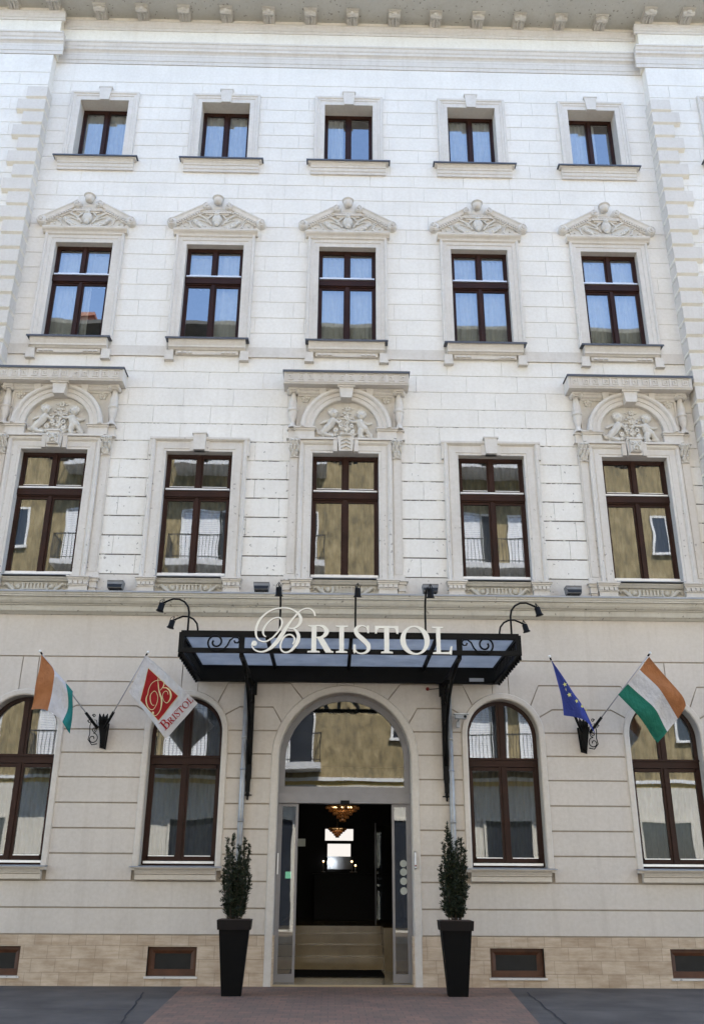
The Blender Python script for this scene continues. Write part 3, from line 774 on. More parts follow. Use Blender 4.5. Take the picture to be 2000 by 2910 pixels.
# urn
b.lathe([(.0, .05), (.05, .055), (.085, .08), (.103, .13), (.105, .19), (.097, .215), (.135, .225), (.135, .243), (.07, .27), (.02, .29), (.03, .32), (.022, .345), (.0, .355)], (0, -.10, 16.21), M['trim'], 20)
ped = b.build('pediment', s3o)
b = MB(); R_ = M['relief']
gp = [(-.52, 15.80), (-.45, 15.72), (-.34, 15.64), (-.17, 15.585), (0, 15.57), (.17, 15.585), (.34, 15.64), (.45, 15.72), (.52, 15.80)]
gp = [(x, -.05, z) for x, z in gp]
chain(b, gp, .042, .042, R_)
rnd = random.Random(2)
for i in range(96):
    t = (i//2)/48*8; k = min(7, int(t)); p = Vector(gp[k]).lerp(Vector(gp[k+1]), t-k); sg_ = 1 if i % 2 else -1; b.ell((p.x+rnd.uniform(-.008,.008), -.085+rnd.uniform(-.01,.01), p.z+sg_*.024+rnd.uniform(-.008,.008)), rnd.uniform(.022,.029), R_, 7, 5)
b.ell((0, -.07, 15.84), (.12, .08, .15), R_); b.ell((0, -.10, 15.97), (.06, .06, .06), R_); b.ell((0, -.10, 15.70), (.07, .05, .07), R_)
for s in (-1, 1):
    chain(b, [(s*.13, -.05, 15.72), (s*.20, -.06, 15.82), (s*.32, -.06, 15.92), (s*.46, -.05, 15.99)], .026, .014, R_)
    chain(b, [(s*.30, -.06, 15.90), (s*.38, -.06, 15.985), (s*.48, -.05, 16.0)], .022, .010, R_)
    chain(b, [(s*.20, -.05, 15.78), (s*.32, -.05, 15.84), (s*.42, -.045, 15.86)], .022, .010, R_)
    chain(b, [(s*.15, -.06, 15.94), (s*.22, -.07, 15.86), (s*.22, -.06, 15.78)], .025, .015, R_)
    chain(b, spiral(s*.66, 15.83, .065, .012, 1.2, 0, -.05, 20, s), .018, .016, R_)
    chain(b, spiral(s*.15, 15.97, .04, .01, 1.1, 0, -.06, 14, s), .016, .012, R_)
    chain(b, [(s*.62, -.05, 15.76), (s*.58, -.05, 15.66), (s*.66, -.05, 15.58)], .025, .014, R_)
    chain(b, [(s*.58, -.05, 15.66), (s*.50, -.05, 15.60)], .02, .012, R_)
    for (x, z) in ((.74, 15.68), (.72, 15.60), (.78, 15.57), (.80, 15.75), (.36, 15.57), (.44, 15.57)):
        b.ell((s*x, -.04, z), (.03, .025, .02), R_, 7, 4)
rl = remesh(b.build('garland_relief', s3o), .0065, 1)
# --- first floor base course, shared
def base_course(b, grand):
    T = M['trim']
    inner = (.655, 1.055) if grand else (.655, 1.005)
    for s in (-1, 1):
        def bx(a, c, y, z0, z1):
            x0, x1 = sorted((s*a, s*c)); b.box(x0, x1, y, .02, z0, z1, T)
        a, c = inner
        bx(a-.03, c+.03, -.20, 7.085, 7.115); bx(a-.015, c+.015, -.175, 7.05, 7.086); bx(a, c, -.15, 7.015, 7.051); bx(a+.01, c-.01, -.12, 6.95, 7.016)
        n = 4
        for q in range(n):
            w_ = (c-a-.02)/n; x = a+.01+w_*(q+.5); x0, x1 = sorted((s*(x-w_*.38), s*(x+w_*.38))); b.box(x0, x1, -.16, -.1, 6.955, 7.01, T)
        bx(a, c, -.14, 6.93, 6.951); bx(a+.02, c-.02, -.12, 6.84, 6.931); bx(a, c, -.14, 6.77, 6.841)
        if grand:
            bx(c+.03, 1.25, -.14, 7.085, 7.115); bx(c+.01, 1.22, -.11, 7.03, 7.086); bx(c, 1.19, -.08, 6.95, 7.031); bx(c+.01, 1.20, -.10, 6.90, 6.951); bx(c, 1.18, -.07, 6.84, 6.901); bx(c, 1.20, -.09, 6.77, 6.841)
    b.box(-.64, .64, -.02, .02, 6.77, 7.05, M['ledge'])
    b.prism_x([(.1, 7.13), (-.13, 7.10), (-.13, 7.085), (-.10, 7.06), (-.08, 7.03), (-.05, 7.02), (.02, 7.02)], -.635, .635, M['ledge'])
def base_relief(parent):
    b = MB(); K = M['ledge']
    b.box(-.24, .24, -.055, 0, 6.865, 6.885, K); b.box(-.24, .24, -.055, 0, 6.985, 7.0, K)
    for q in range(7): b.box(-.21+.07*q-.018, -.21+.07*q+.018, -.05, 0, 6.88, 6.99, K)
    for s in (-1, 1):
        b.tube([(s*.24, -.045, 6.99), (s*.22, -.045, 6.90), (s*.28, -.045, 6.82), (s*.38, -.045, 6.83), (s*.46, -.045, 6.90), (s*.54, -.045, 6.98), (s*.60, -.045, 6.96), (s*.60, -.045, 6.91)], [.022, .025, .03, .035, .04, .035, .025, .015], K, 7)
        b.lathe([(.055, .0), (.055, -.04), (.03, -.055), (0, -.06)], (s*.32, 0, 6.93), K, 14, True, 'y')
        b.tube([(s*.38, -.04, 6.86), (s*.44, -.04, 6.95), (s*.42, -.04, 7.0)], [.02, .025, .012], K, 6)
        b.tube([(s*.46, -.04, 6.84), (s*.54, -.04, 6.86), (s*.60, -.04, 6.82)], [.015, .022, .012], K, 6)
        for q in range(5): b.tube([(s*(.44+.03*q), -.07, 6.90+.02*q), (s*(.47+.03*q), -.05, 6.85+.022*q)], .008, K, 5)
    return b.build('base_relief', parent)
# --- first floor plain window
w2 = casement(W2[0]+.02, W2[1]+.005, W2[2]+.008, .15, (8.90, 9.10))
b = MB()
b.sweep(rect_path(W2[2], 7.11, W2[1]), [(-.003, .2), (-.003, -.03), (.045, -.03), (.05, -.042), (.19, -.045), (.20, -.035), (.215, -.035), (.225, -.06), (.245, -.085), (.285, -.09), (.30, -.07), (.30, .02)], M['trim'])
for s in (-1, 1):
    x0, x1 = sorted((s*.985, s*1.035)); b.box(x0, x1, -.075, .02, 9.79, 10.19, M['trim'])
b.sweep([(-1.035, 10.15), (1.035, 10.15)], [(0, .02), (0, -.093), (.045, -.095), (.045, .02)], M['trim'])
keystone(b, 9.895, 10.27, .115, .135, -.14, M['trim']); b.box(-.20, .20, -.06, .02, 9.895, 10.21, M['trim']); b.box(-.155, .155, -.155, .02, 10.25, 10.285, M['trim'])
base_course(b, False)
s2p = b.build('window_surround', hotel)
b = MB(); b.box(-.68, .68, -.17, .14, 7.128, 7.142, M['zinc']); b.build('sill_flashing', s2p); base_relief(s2p)
# --- first floor window with arched tympanum
b = MB(); T = M['trim']
b.sweep(rect_path(W2[2], 7.11, W2[1]), [(-.003, .2), (-.003, -.05), (.045, -.05), (.05, -.06), (.15, -.065), (.16, -.055), (.175, -.055), (.19, -.08), (.215, -.10), (.26, -.10), (.27, -.08), (.27, .02)], T)
for s in (-1, 1):
    def bx(a, c, y, z0, z1, m=T):
        x0, x1 = sorted((s*a, s*c)); b.box(x0, x1, y, .02, z0, z1, m)
    bx(.955, 1.16, -.035, 7.11, 10.2); bx(.99, 1.13, -.05, 7.25, 9.80); bx(.95, 1.20, -.05, 7.11, 7.24)
    bx(1.05, 1.235, -.10, 10.19, 10.215); bx(1.05, 1.20, -.07, 10.21, 10.41); bx(1.05, 1.23, -.10, 10.40, 10.43)
    # impost
    bx(.655, 1.06, -.13, 10.215, 10.40); bx(.64, 1.075, -.155, 10.375, 10.42); bx(.625, 1.09, -.18, 10.415, 10.445)
    # spandrel panel
    bx(.0, 1.05, -.03, 10.20, 11.35, M['relief'])
    bx(1.0, 1.04, -.055, 10.44, 11.22)
    # baluster pilaster
    b.lathe([(.085, .0), (.085, .05), (.055, .08), (.05, .14), (.085, .26), (.09, .36), (.088, .39), (.108, .40), (.108, .425), (.07, .44), (.088, .50), (.082, .60), (.055, .74), (.05, .80), (.07, .82)], (s*1.12, -.075, 10.445), T, 14)
    bx(1.04, 1.20, -.06, 10.44, 10.52)
    for e in (-1, 1):
        b.tube([(s*1.12+e*.085, -.03, 11.285), (s*1.12+e*.085, -.185, 11.285)], .046, T, 12)
        b.ell((s*1.12+e*.085, -.19, 11.285), (.02, .02, .02), T)
    bx(1.03, 1.21, -.17, 11.27, 11.31); bx(1.02, 1.22, -.20, 11.305, 11.355)
    # corinthian capital
    for q in range(3):
        for e in range(2 + q % 2):
            x = s*(1.06 + (e-(1+q % 2)/2)*.075); z = 9.79+.115*q
            b.tube([(x, -.05, z), (x*1.0+s*.004, -.085-.01*q, z+.05), (x, -.105-.014*q, z+.10), (x, -.135-.016*q, z+.118), (x, -.145-.016*q, z+.10)], [.024, .036, .032, .022, .01], M['relief'], 7)
            for g_ in (-1, 1): b.tube([(x+g_*.02, -.07, z+.03), (x+g_*.042, -.10-.01*q, z+.075)], .012, M['relief'], 5, r1=.006)
    b.lathe([(.055, 9.78), (.06, 10.0), (.085, 10.16)], (s*1.06, -.05, 0), M['relief'], 12)
    for e in (-1, 1):
        b.tube(spiral(s*1.06+e*.085, 10.135, .045, .012, 1.2, pi/2, -.13, 14, e), .014, M['relief'], 6)
    bx(.955, 1.17, -.13, 10.17, 10.20); bx(.97, 1.15, -.08, 9.77, 9.80)
    # rosette
    c = (s*.86, -.045, 11.16)
    for q in range(5):
        a = 2*pi*q/5+.3; b.ell((c[0]+.058*cos(a), c[1], c[2]+.058*sin(a)), (.042, .03, .042), M['relief'], 8, 5)
    for q in range(3):
        a = 2*pi*q/3; b.ell((c[0]+.024*cos(a), c[1]-.03, c[2]+.024*sin(a)), (.026, .022, .026), M['relief'], 8, 5)
    # small entablature under the slab
    x0, x1 = sorted((s*.16, s*1.02)); b.prism_x([(.02, 11.36), (-.17, 11.36), (-.17, 11.33), (-.14, 11.31), (-.12, 11.27), (-.08, 11.25), (-.06, 11.22), (.02, 11.22)], x0, x1, T)
    x0, x1 = sorted((s*.42, s*.58)); b.frustum(x0+.03, x1-.03, -.16, .0, 11.21, x0, x1, -.20, .0, 11.355, T)
b.sweep(arc(0, 10.42, .68, 180, 0, 32), [(0, .02), (0, -.13), (.02, -.14), (.09, -.14), (.10, -.16), (.17, -.165), (.185, -.20), (.21, -.22), (.255, -.22), (.27, -.18), (.27, .02)], T)
keystone(b, 11.08, 11.36, .115, .155, -.30, T); b.box(-.185, .185, -.33, .0, 11.32, 11.36, T)
b.box(-1.0, 1.0, -.14, .02, 10.17, 10.215, T)
# slab with key pattern
b.box(-1.32, 1.32, -.36, .02, 11.36, 11.655, T)
b.sweep([(-1.30, 11.385), (-1.30, 11.63), (1.30, 11.63), (1.30, 11.385)], [(0, -.36), (0, -.372), (-.012, -.372), (-.012, -.36)], T, closed=True)
kw = .2125
for q in range(12):
    x = -1.275 + kw*q; mir = q % 2
    def seg(u0, u1, v0, v1):
        if mir: u0, u1 = kw-u1, kw-u0
        b.box(x+u0, x+u1, -.380, -.358, 11.405+v0, 11.405+v1, T)
    t = .019
    seg(.0, t, 0, .205); seg(0, kw-.045, .189, .205); seg(kw-.06, kw-.045, .04, .19); seg(.05, kw-.06, .04, .056); seg(.05, .066, .055, .15); seg(.066, .11, .134, .15); seg(.10, .115, .09, .135); seg(0, .0+kw, -.006, .008)
# lintel ornament
for s in (-1, 1):
    x0, x1 = sorted((s*.17, s*.26)); b.box(x0, x1, -.13, .02, 9.90, 10.21, T)
keystone(b, 9.89, 10.23, .14, .17, -.17, T)
base_course(b, True)
s2g = b.build('window_surround', hotel)
b = MB(); b.box(-.68, .68, -.17, .14, 7.128, 7.142, M['zinc']); b.build('sill_flashing', s2g); base_relief(s2g)
b = MB(); b.box(-1.345, 1.345, -.40, .02, 11.657, 11.672, M['darkzinc']); b.box(-1.345, 1.345, -.403, -.397, 11.62, 11.665, M['darkzinc']); b.build('cornice_flashing', s2g)
# chevron keystone leaf (middle) / mask (sides)
b = MB()
for q in range(3):
    for s in (-1, 1): b.tube([(0, -.185, 10.17-.085*q), (s*.055, -.185, 10.145-.085*q), (s*.10, -.18, 10.105-.085*q)], [.016, .024, .01], M['relief'], 6)
b.lathe([(.0, 0), (.11, 0), (.14, .02), (.14, .035), (0, .04)], (0, -.12, 10.225), M['relief'], 14)
b.build('leaf_keystone', s2g)
# putti
def putti(parent):
    b = MB(); K = M['relief']; Y = -.05
    def P(px, py): return ((px-722)*.00178, Y, 10.23+(745-py)*.00192)
    def ch(pts, r0, r1, dy=0): chain(b, [(P(x, y)[0], Y-dy, P(x, y)[2]) for x, y in pts], r0, r1, K)
    # left child
    x, _, z = P(572, 460); b.ell((x, Y-.05, z), (.085, .075, .09), K, 12, 8)
    for q in range(9):
        a = 0.2+q*.38; b.ell((x+.088*cos(a+.3), Y-.06, z+.02+.088*sin(a)), .03, K, 7, 5)
    b.ell((x+.03, Y-.125, z-.01), (.016, .018, .022), K, 6, 4)
    ch([(565, 545), (530, 600), (480, 650)], .085, .085, .03); ch([(480, 655), (455, 690), (500, 715), (560, 725)], .07, .03, .04); ch([(455, 665), (400, 690), (380, 650)], .05, .025, .02)
    ch([(560, 530), (490, 545), (430, 570)], .04, .028, .02); ch([(600, 540), (640, 570), (670, 540)], .038, .026, .05)
    # right child
    x, _, z = P(905, 475); b.ell((x, Y-.05, z), (.08, .075, .09), K, 12, 8)
    for q in range(9):
        a = -.3+q*.38; b.ell((x+.086*cos(a), Y-.06, z+.02+.088*sin(a)), .028, K, 7, 5)
    b.ell((x-.03, Y-.125, z-.01), (.016, .018, .022), K, 6, 4)
    ch([(890, 560), (905, 610), (950, 640)], .085, .085, .03); ch([(900, 660), (890, 700), (900, 735)], .07, .05, .05); ch([(960, 650), (990, 690), (1020, 735)], .06, .035, .03)
    ch([(870, 545), (820, 555), (770, 545)], .04, .028, .05); ch([(920, 550), (970, 575), (1025, 565)], .038, .028, .02)
    # vine between them
    ch([(738, 430), (742, 520), (735, 600), (735, 660)], .018, .03)
    rn = random.Random(5)
    for i in range(95):
        px = rn.gauss(735, 58); py = rn.uniform(425, 690); r = rn.uniform(.020, .036)
        p = P(px, py); b.ell((p[0], Y+.015-rn.random()*.04, p[2]), (r, .025, r*.8), K, 6, 4)
    for i in range(60):
        px = rn.uniform(400, 1040); py = rn.uniform(690, 742); p = P(px, py); r = rn.uniform(.018, .036); b.ell((p[0], Y-.02, p[2]), (r, .035, r), K, 6, 4)
    for (px, py, r) in ((600, 655, .06), (800, 680, .065), (660, 600, .05), (790, 600, .045)):
        for q in range(7):
            a = q*.9; p = P(px+18*cos(a), py+18*sin(a)); b.ell((p[0], Y-.04, p[2]), r*.5, K, 6, 4)
    p = P(742, 378)
    for q in range(5):
        a = 2*pi*q/5+.3; b.ell((p[0]+.04*cos(a), Y-.01, p[2]+.04*sin(a)), (.03, .025, .03), K, 8, 5)
    for s in (-1, 1): ch([(742+s*50, 385), (742+s*80, 372)], .018, .008)
    o = remesh(b.build('putti_relief', parent), .0075, 1); return o
putti(s2g)
def place(o, x, y):
    c = copy_tree(o, hotel); c.location = (x, y, 0); return c
b = MB(); R2 = M['relief']
b.box(-.115, .115, -.25, .0, 9.935, 10.235, M['trim']); b.box(-.135, .135, -.27, .0, 10.215, 10.25, M['trim'])
for s in (-1, 1):
    b.tube(spiral(s*.07, 10.12, .045, .012, 1.2, pi/2, -.265, 18, -s), .015, R2, 6)
    b.tube([(s*.03, -.26, 10.08), (s*.07, -.27, 10.03), (s*.05, -.265, 9.97), (s*.09, -.26, 9.95)], [.02, .024, .018, .01], R2, 6)
b.ell((0, -.26, 10.10), (.035, .03, .06), R2); b.ell((0, -.26, 9.99), (.03, .025, .03), R2)
tmp = b.build('tmp'); mask_mesh = tmp.data; mask_mesh.name = 'scroll_keystone'; bpy.data.objects.remove(tmp)
GRANDS = []
allx = [(x, 0) for x in XC] + [(-XR, RY), (XR, RY)]
for i, (x, y) in enumerate(allx):
    grand = i in (0, 2, 4, 5, 6)
    if i == 0:
        w4.location = s4o.location = w3.location = s3o.location = w2.location = s2g.location = (x, y, 0); ws = [w4, w3, w2]
    elif i == 1:
        s2p.location = (x, y, 0); ws = [place(w4, x, y), place(w3, x, y), place(w2, x, y)]; place(s4o, x, y); place(s3o, x, y)
    else:
        ws = [place(w4, x, y), place(w3, x, y), place(w2, x, y)]; place(s4o, x, y); place(s3o, x, y); place(s2g if grand else s2p, x, y)
    if grand and i != 2: GRANDS.append((i, x))
    CUR = globals().setdefault('CURT', []); CUR.append(ws)
for o in list(hotel.children):
    for ch in o.children:
        if ch.name.startswith('leaf_keystone') and abs(o.location.x) > 1: ch.data = mask_mesh; ch.name = 'scroll_keystone'
for i, ws in enumerate(CURT):
    s = i*10
    # top floor: white sheers, one leaf left open in the middle and right windows
    o = ws[0]
    if i == 2: put_curtain(o, -.58, -.12, .46, 17.55, 19.46, M['curtw'], 5, .02, s+1)
    elif i == 4: put_curtain(o, -.58, .18, .46, 17.55, 19.46, M['curtw'], 7, .02, s+1)
    else: put_curtain(o, -.58, .58, .46, 17.55, 19.46, M['curtw'], 11, .02, s+1)
    o = ws[1]
    rng = {0: [(-.62, .2)], 1: [(.02, .62)], 2: [(-.62, .62)], 3: [(-.62, .62)], 4: [(-.62, .62)]}.get(i, [(-.6, .6)])
    for a, c in rng: put_curtain(o, a, c, .34, 12.5, 15.1, M['curtw'], max(4, int((c-a)*9)), .022, s+2)
    if i in (0, 1): put_curtain(o, -.62, .62, .36, 14.2, 15.08, M['curtw'], 9, .015, s+4)
    o = ws[2]; put_curtain(o, -.66, .66, .38, 7.1, 9.95, M['curtg'], 10, .03, s+3)

# ---------------- shell behind the facade
b = MB()
b.box(-13, 13, 11.5, 12, 0, 22.9, M['room']); b.box(-13, -12.6, .5, 11.5, 0, 22.9, M['room']); b.box(12.6, 13, .5, 11.5, 0, 22.9, M['room'])
b.build('rear_wall', hotel)
b = MB()
for z in (5.8, 11.5, 16.7, 21.0): b.box(-12.6, 12.6, .5, 11.5, z, z+.3, M['room'])
b.build('floor_slab', hotel)
b = MB()
for z0, z1 in ((6.1, 11.5), (11.8, 16.7), (17.0, 21.0)):
    b.box(-12.6, 12.6, 3.5, 3.6, z0, z1, M['room'])
    for x in (-7.6, -4.5, -1.5, 1.5, 4.5, 7.6): b.box(x-.06, x+.06, .5, 3.5, z0, z1, M['room'])
for x in (-7.4, -4.4, 4.4, 7.4): b.box(x-.06, x+.06, .5, 3.5, 0, 5.8, M['room'])
b.box(-12.6, -1.75, 3.5, 3.6, 0, 5.8, M['room']); b.box(1.85, 12.6, 3.5, 3.6, 0, 5.8, M['room'])
b.build('partition', hotel)
b = MB()
b.add([(-13.2, -1.2, 22.75), (13.2, -1.2, 22.75), (13.2, 6, 26.0), (-13.2, 6, 26.0), (-13.2, 12.3, 22.8), (13.2, 12.3, 22.8)], [(0,1,2,3), (3,2,5,4), (0,3,4), (1,5,2), (0,4,5,1)], M['tile_roof'])
b.build('roof', hotel)
# ---------------- lobby
b = MB(); LW = M['lobbywall']
b.box(-1.75, -1.65, .5, 10, 0, 4.6, LW); b.box(1.75, 1.85, .5, 10, 0, 4.6, LW); b.box(-1.75, 1.85, .5, 10, 4.6, 4.7, LW)
bx0, bx1, bz0, bz1 = -.36, .40, 1.96, 2.98
b.poly([(-1.75, 0), (1.85, 0), (1.85, 4.6), (-1.75, 4.6)], [[(bx0, bz0), (bx1, bz0), (bx1, bz1), (bx0, bz1)]], 9.0, 9.1, LW)
b.build('lobby_wall', hotel)
b = MB(); S = M['lobbyfloor']
b.box(-1.65, 1.75, .3, 3.0, -.02, .03, S)
tops = [.25, .45, .64, .78]
for i, z in enumerate(tops):
    y0 = 3.0 + .3*i; y1 = y0+.3 if i < 3 else 9.0
    b.box(-1.3, .87, y0, y1, 0, z, S); b.box(-1.3, .885, y0-.02, y0+.05, z-.035, z+.002, S)
b.box(.87, 1.75, 2.6, 9.0, 0, .80, M['lobbyriser']); b.box(-1.75, -1.3, 3.0, 9, 0, .80, S)
b.build('lobby_steps', hotel)
b = MB(); b.add([(bx0, 9.09, bz0), (bx1, 9.09, bz0), (bx1, 9.09, bz1), (bx0, 9.09, bz1)], [(0,1,2,3)], M['litwin'])
o = b.build('rear_window', hotel)
b = MB(); b.box(bx0, bx1, 8.97, 9.05, 2.60, 2.68, LW); b.box(bx0, bx0+.07, 8.97, 9.05, bz0, 2.6, LW); b.box(bx1-.07, bx1, 8.97, 9.05, bz0, 2.6, LW); b.box(bx0, bx1, 8.97, 9.05, bz0, bz0+.32, M['cam']); b.build('frame', o)
def chandelier(x, y, ztop, r, h, label, sc_=1.0):
    t = thing('chandelier', label, 'chandelier', (x, y, ztop), 'chandeliers hanging in the lobby')
    b = MB()
    b.tube([(0, 0, 0), (0, 0, h*.3+.6)], .012, M['black'], 6); b.build('stem', t)
    b = MB()
    for q, (rr, zz) in enumerate(((1.0, 0), (.82, -.22), (.55, -.48), (.34, -.75), (.16, -1.0))):
        b.lathe([(r*rr, zz*h), (r*rr*.96, zz*h-.03)], (0, 0, 0), M['crystal'], 24)
        n = int(26*rr)+6
        for j in range(n):
            a = 2*pi*j/n; b.ell((r*rr*cos(a), r*rr*sin(a), zz*h-.035), (.018, .018, .03), M['crystal'], 6, 4)
    b.build('crystal_tiers', t)
    for j in range(8):
        a = 2*pi*j/8; c = MB(); c.ell((r*.55*cos(a), r*.55*sin(a), -.02), .022, M['bulb'], 8, 5); c.build('bulb', t)
    return t
chandelier(.04, 3.0, 3.12, .35, .26, 'amber crystal chandelier just inside the glass entrance doors')
chandelier(-.04, 7.5, 2.93, .22, .18, 'small tiered chandelier seen against the bright rear window of the lobby')
b = MB(); b.ell((0, 0, 0), .018, M['spot'], 8, 6); b.lathe([(.03, .03), (.035, -.01), (.02, -.03)], (0, 0, 0), M['black'], 10, True, 'y')
o = b.build('spot_lamp', None, (-.2, 8.7, 2.13)); tag(o, 'tiny glaring spotlight in front of the bright rear window of the lobby', 'spotlight')

t = thing('reception_desk', 'dark reception desk with small lit lamps deep inside the lobby', 'desk', (.3, 7.4, .78))
b = MB(); b.bbox(-.9, 1.2, -.3, .3, 0, 1.05, M['lobbywall'], .01); b.build('front', t)
b = MB(); b.box(-.95, 1.25, -.36, .34, 1.051, 1.09, M['lobbywall']); b.build('desk_top', t)
t = thing('glass_screen', 'glass screen with a steel post standing at the top of the lobby steps', 'screen', (.80, 4.6, .78))
b = MB(); b.box(-.012, .012, -.012, .012, 0, 2.1, M['screenpost']); b.build('post', t)
b = MB(); b.add([(.03, 0, .1), (.9, 0, .1), (.9, 0, 2.05), (.03, 0, 2.05)], [(0,1,2,3)], M['doorglass']); b.build('pane', t, normals=False)
for i, (x, z) in enumerate(((-.38, 2.12), (.33, 2.12), (.42, 2.03))):
    t = thing('table_lamp', ('tiny lit lamp left of the bright rear window of the lobby', 'tiny lit lamp right of the bright rear window of the lobby', 'tiny lit lamp lowest right beside the rear window of the lobby')[i], 'lamp', (x, 7.3, 1.87), 'small lamps at the reception desk')
    b = MB(); b.tube([(0, 0, 0), (0, 0, z-1.87)], .006, M['cam'], 6); b.lathe([(.05, 0), (.04, .01), (.0, .012)], (0, 0, 0), M['cam'], 10); b.build('stand', t)
    b = MB(); b.ell((0, 0, z-1.87), .02, M['bulb'], 8, 6); b.build('bulb', t)
b = MB(); b.box(-.10, .10, 0, .02, -.07, .07, M['sticker']); o = b.build('reflection_plate', None, (-.80, 2.0, 2.35)); tag(o, 'pale rectangle standing in for reflected light inside the entrance at the upper left', 'reflection')  # pale plate paints in dim mirrored light in the doorway
# ---------------- entrance door
b = MB(); A_ = M['alu']
b.sweep(arch_path(DX, DR-.0, 3.0, DZC, 40), [(0, .30), (-.11, .30), (-.11, .38), (0, .38)], A_)
b.box(DX-DR, DX+DR, .29, .40, 3.14, 3.25, A_); b.box(DX-DR, DX+DR, .20, .42, 2.955, 3.138, A_)
b.box(DX-DR, DX-DR+.045, .24, .42, .03, 2.955, A_); b.box(DX+DR-.045, DX+DR, .24, .42, .03, 2.955, A_)
b.box(DX-DR, DX+DR, .0, .55, .0, .035, M['lobbyfloor'])
dr = b.build('entrance_door', hotel)
b = MB(); pts = [(DX-DR+.1, 3.25), (DX+DR-.1, 3.25)] + arc(DX, DZC, DR-.1, 0, 180, 36); b.poly(pts, [], .34, .34, M['glassg'], back=False); b.build('fanlight', dr, normals=False)
def leaf(x0, x1, y):
    b = MB(); b.box(x0, x0+.045, y, y+.04, .04, 2.95, A_); b.box(x1-.045, x1, y, y+.04, .04, 2.95, A_); b.box(x0+.045, x1-.045, y, y+.04, .04, .17, A_); b.box(x0+.045, x1-.045, y, y+.04, 2.90, 2.95, A_)
    o = b.build('sliding_leaf', dr)
    p = MB(); p.add([(x0+.04, y+.02, .16), (x1-.04, y+.02, .16), (x1-.04, y+.02, 2.91), (x0+.04, y+.02, 2.91)], [(0,1,2,3)], M['glassg']); p.build('pane', o, normals=False)
    return o
leaf(DX-DR+.045, -.79, .27); rl_ = leaf(.90, DX+DR-.045, .27)
b = MB()
for z in (1.94, 1.80, 1.65, 1.49): b.lathe([(0, 0), (.062, 0), (.062, .004)], (1.10, .262, z), M['sticker'], 20, False, 'y')
b.build('round_sticker', rl_)
b = MB(); b.box(-.05+DX-.02, .09+DX, .14, .20, 2.935, 3.0, M['black']); b.build('door_sensor', dr)
b = MB(); b.box(DX-DR+.03, DX-DR+.05, .18, .235, 1.75, 2.10, M['strip']); b.build('pull_handle', dr)
b = MB(); b.box(-.055, .055, 0, .03, -.06, .06, M['green']); b.box(-.065, .065, .002, .04, -.07, .07, M['black']); o = b.build('exit_light', None, (-1.0, 1.6, 1.75)); tag(o, 'small dim green emergency light behind the left door glass', 'light')
b = MB(); b.bbox(1.275, 1.30, -.075, -.02, 1.86, 2.12, M['strip'], .004); b.box(1.268, 1.307, -.03, -.0, 1.84, 2.14, M['alu']); b.ell((1.288, -.08, 1.90), .015, M['red'], 8, 5)
o = b.build('doorbell'); tag(o, 'slim steel doorbell plate on the right side of the entrance arch', 'doorbell')
b = MB(); b.box(-.95, .82, 1.45, 2.75, .032, .048, M['mat']); 
for q in range(12): b.box(-.93, .80, 1.5+.1*q, 1.54+.1*q, .047, .053, M['mat'])
o = b.build('doormat'); tag(o, 'black rectangular doormat lying inside the entrance before the steps', 'doormat')

# ---------------- canopy
CX0, CX1, CY = -2.73, 2.90, -2.40
can = thing('glass_canopy', 'black steel entrance canopy with frosted glass panels and scrollwork', 'canopy', (0, 0, 5.08))
def cb(name, fn, parent=can):
    b = MB(); fn(b); o = b.build(name, parent, (0, 0, -5.08) if parent is can else (0, 0, 0)); return o
K = M['black']
def f(b):
    b.box(CX0, CX1, CY-.03, CY+.03, 5.355, 5.425, K); b.box(CX0, CX1, CY-.03, CY+.03, 5.09, 5.165, K)
    b.box(CX0, CX0+.085, CY-.032, CY+.03, 5.09, 5.425, K); b.box(CX1-.085, CX1, CY-.032, CY+.03, 5.09, 5.425, K)
    for x in (-1.70, 1.88): b.box(x-.045, x+.045, CY-.028, CY+.028, 5.165, 5.355, K)
    b.box(CX0+.02, CX1-.02, CY+.03, CY+.10, 5.40, 5.47, K)
cb('front_fascia', f)
def f(b):
    b.box(CX0, CX1, -.16, -.02, 5.10, 5.33, K); b.box(CX0, CX1, -.2, -.16, 5.08, 5.12, K); b.box(CX0+.02, CX1-.02, -.10, -.02, 5.33, 5.44, K)
cb('rear_beam', f)
for x in (CX0+.045, CX1-.045):
    def f(b):
        s = -1 if x < 0 else 1
        b.box(x-.035, x+.035, CY+.03, -.16, 5.355, 5.42, K); b.box(x-.035, x+.035, CY+.03, -.16, 5.085, 5.15, K)
        for q in range(16):
            yy = CY+.16+.14*q; b.box(x-.012, x+.012, yy, yy+.035, 5.15, 5.355, K)
        for q in range(12):   # scalloped lower edge of the side
            yy = CY+.10+.185*q; b.tube([(x+s*.04, yy, 5.095), (x+s*.055, yy+.06, 5.065), (x+s*.04, yy+.13, 5.095)], .022, K, 6)
    cb('side_frame', f)
for i, x in enumerate((-1.29, .095, 1.51)):
    cb('rafter', lambda b: (b.box(x-.03, x+.03, CY+.03, -.16, 5.345, 5.40, K), b.box(x-.012, x+.012, CY+.03, -.16, 5.31, 5.345, K)))
xs = [CX0+.08, -1.29, .095, 1.51, CX1-.08]
for a, c in zip(xs, xs[1:]):
    def f(b):
        b.box(a, c, CY+.04, -.10, 5.402, 5.412, M['canglass'])
    cb('glass_pane', f)
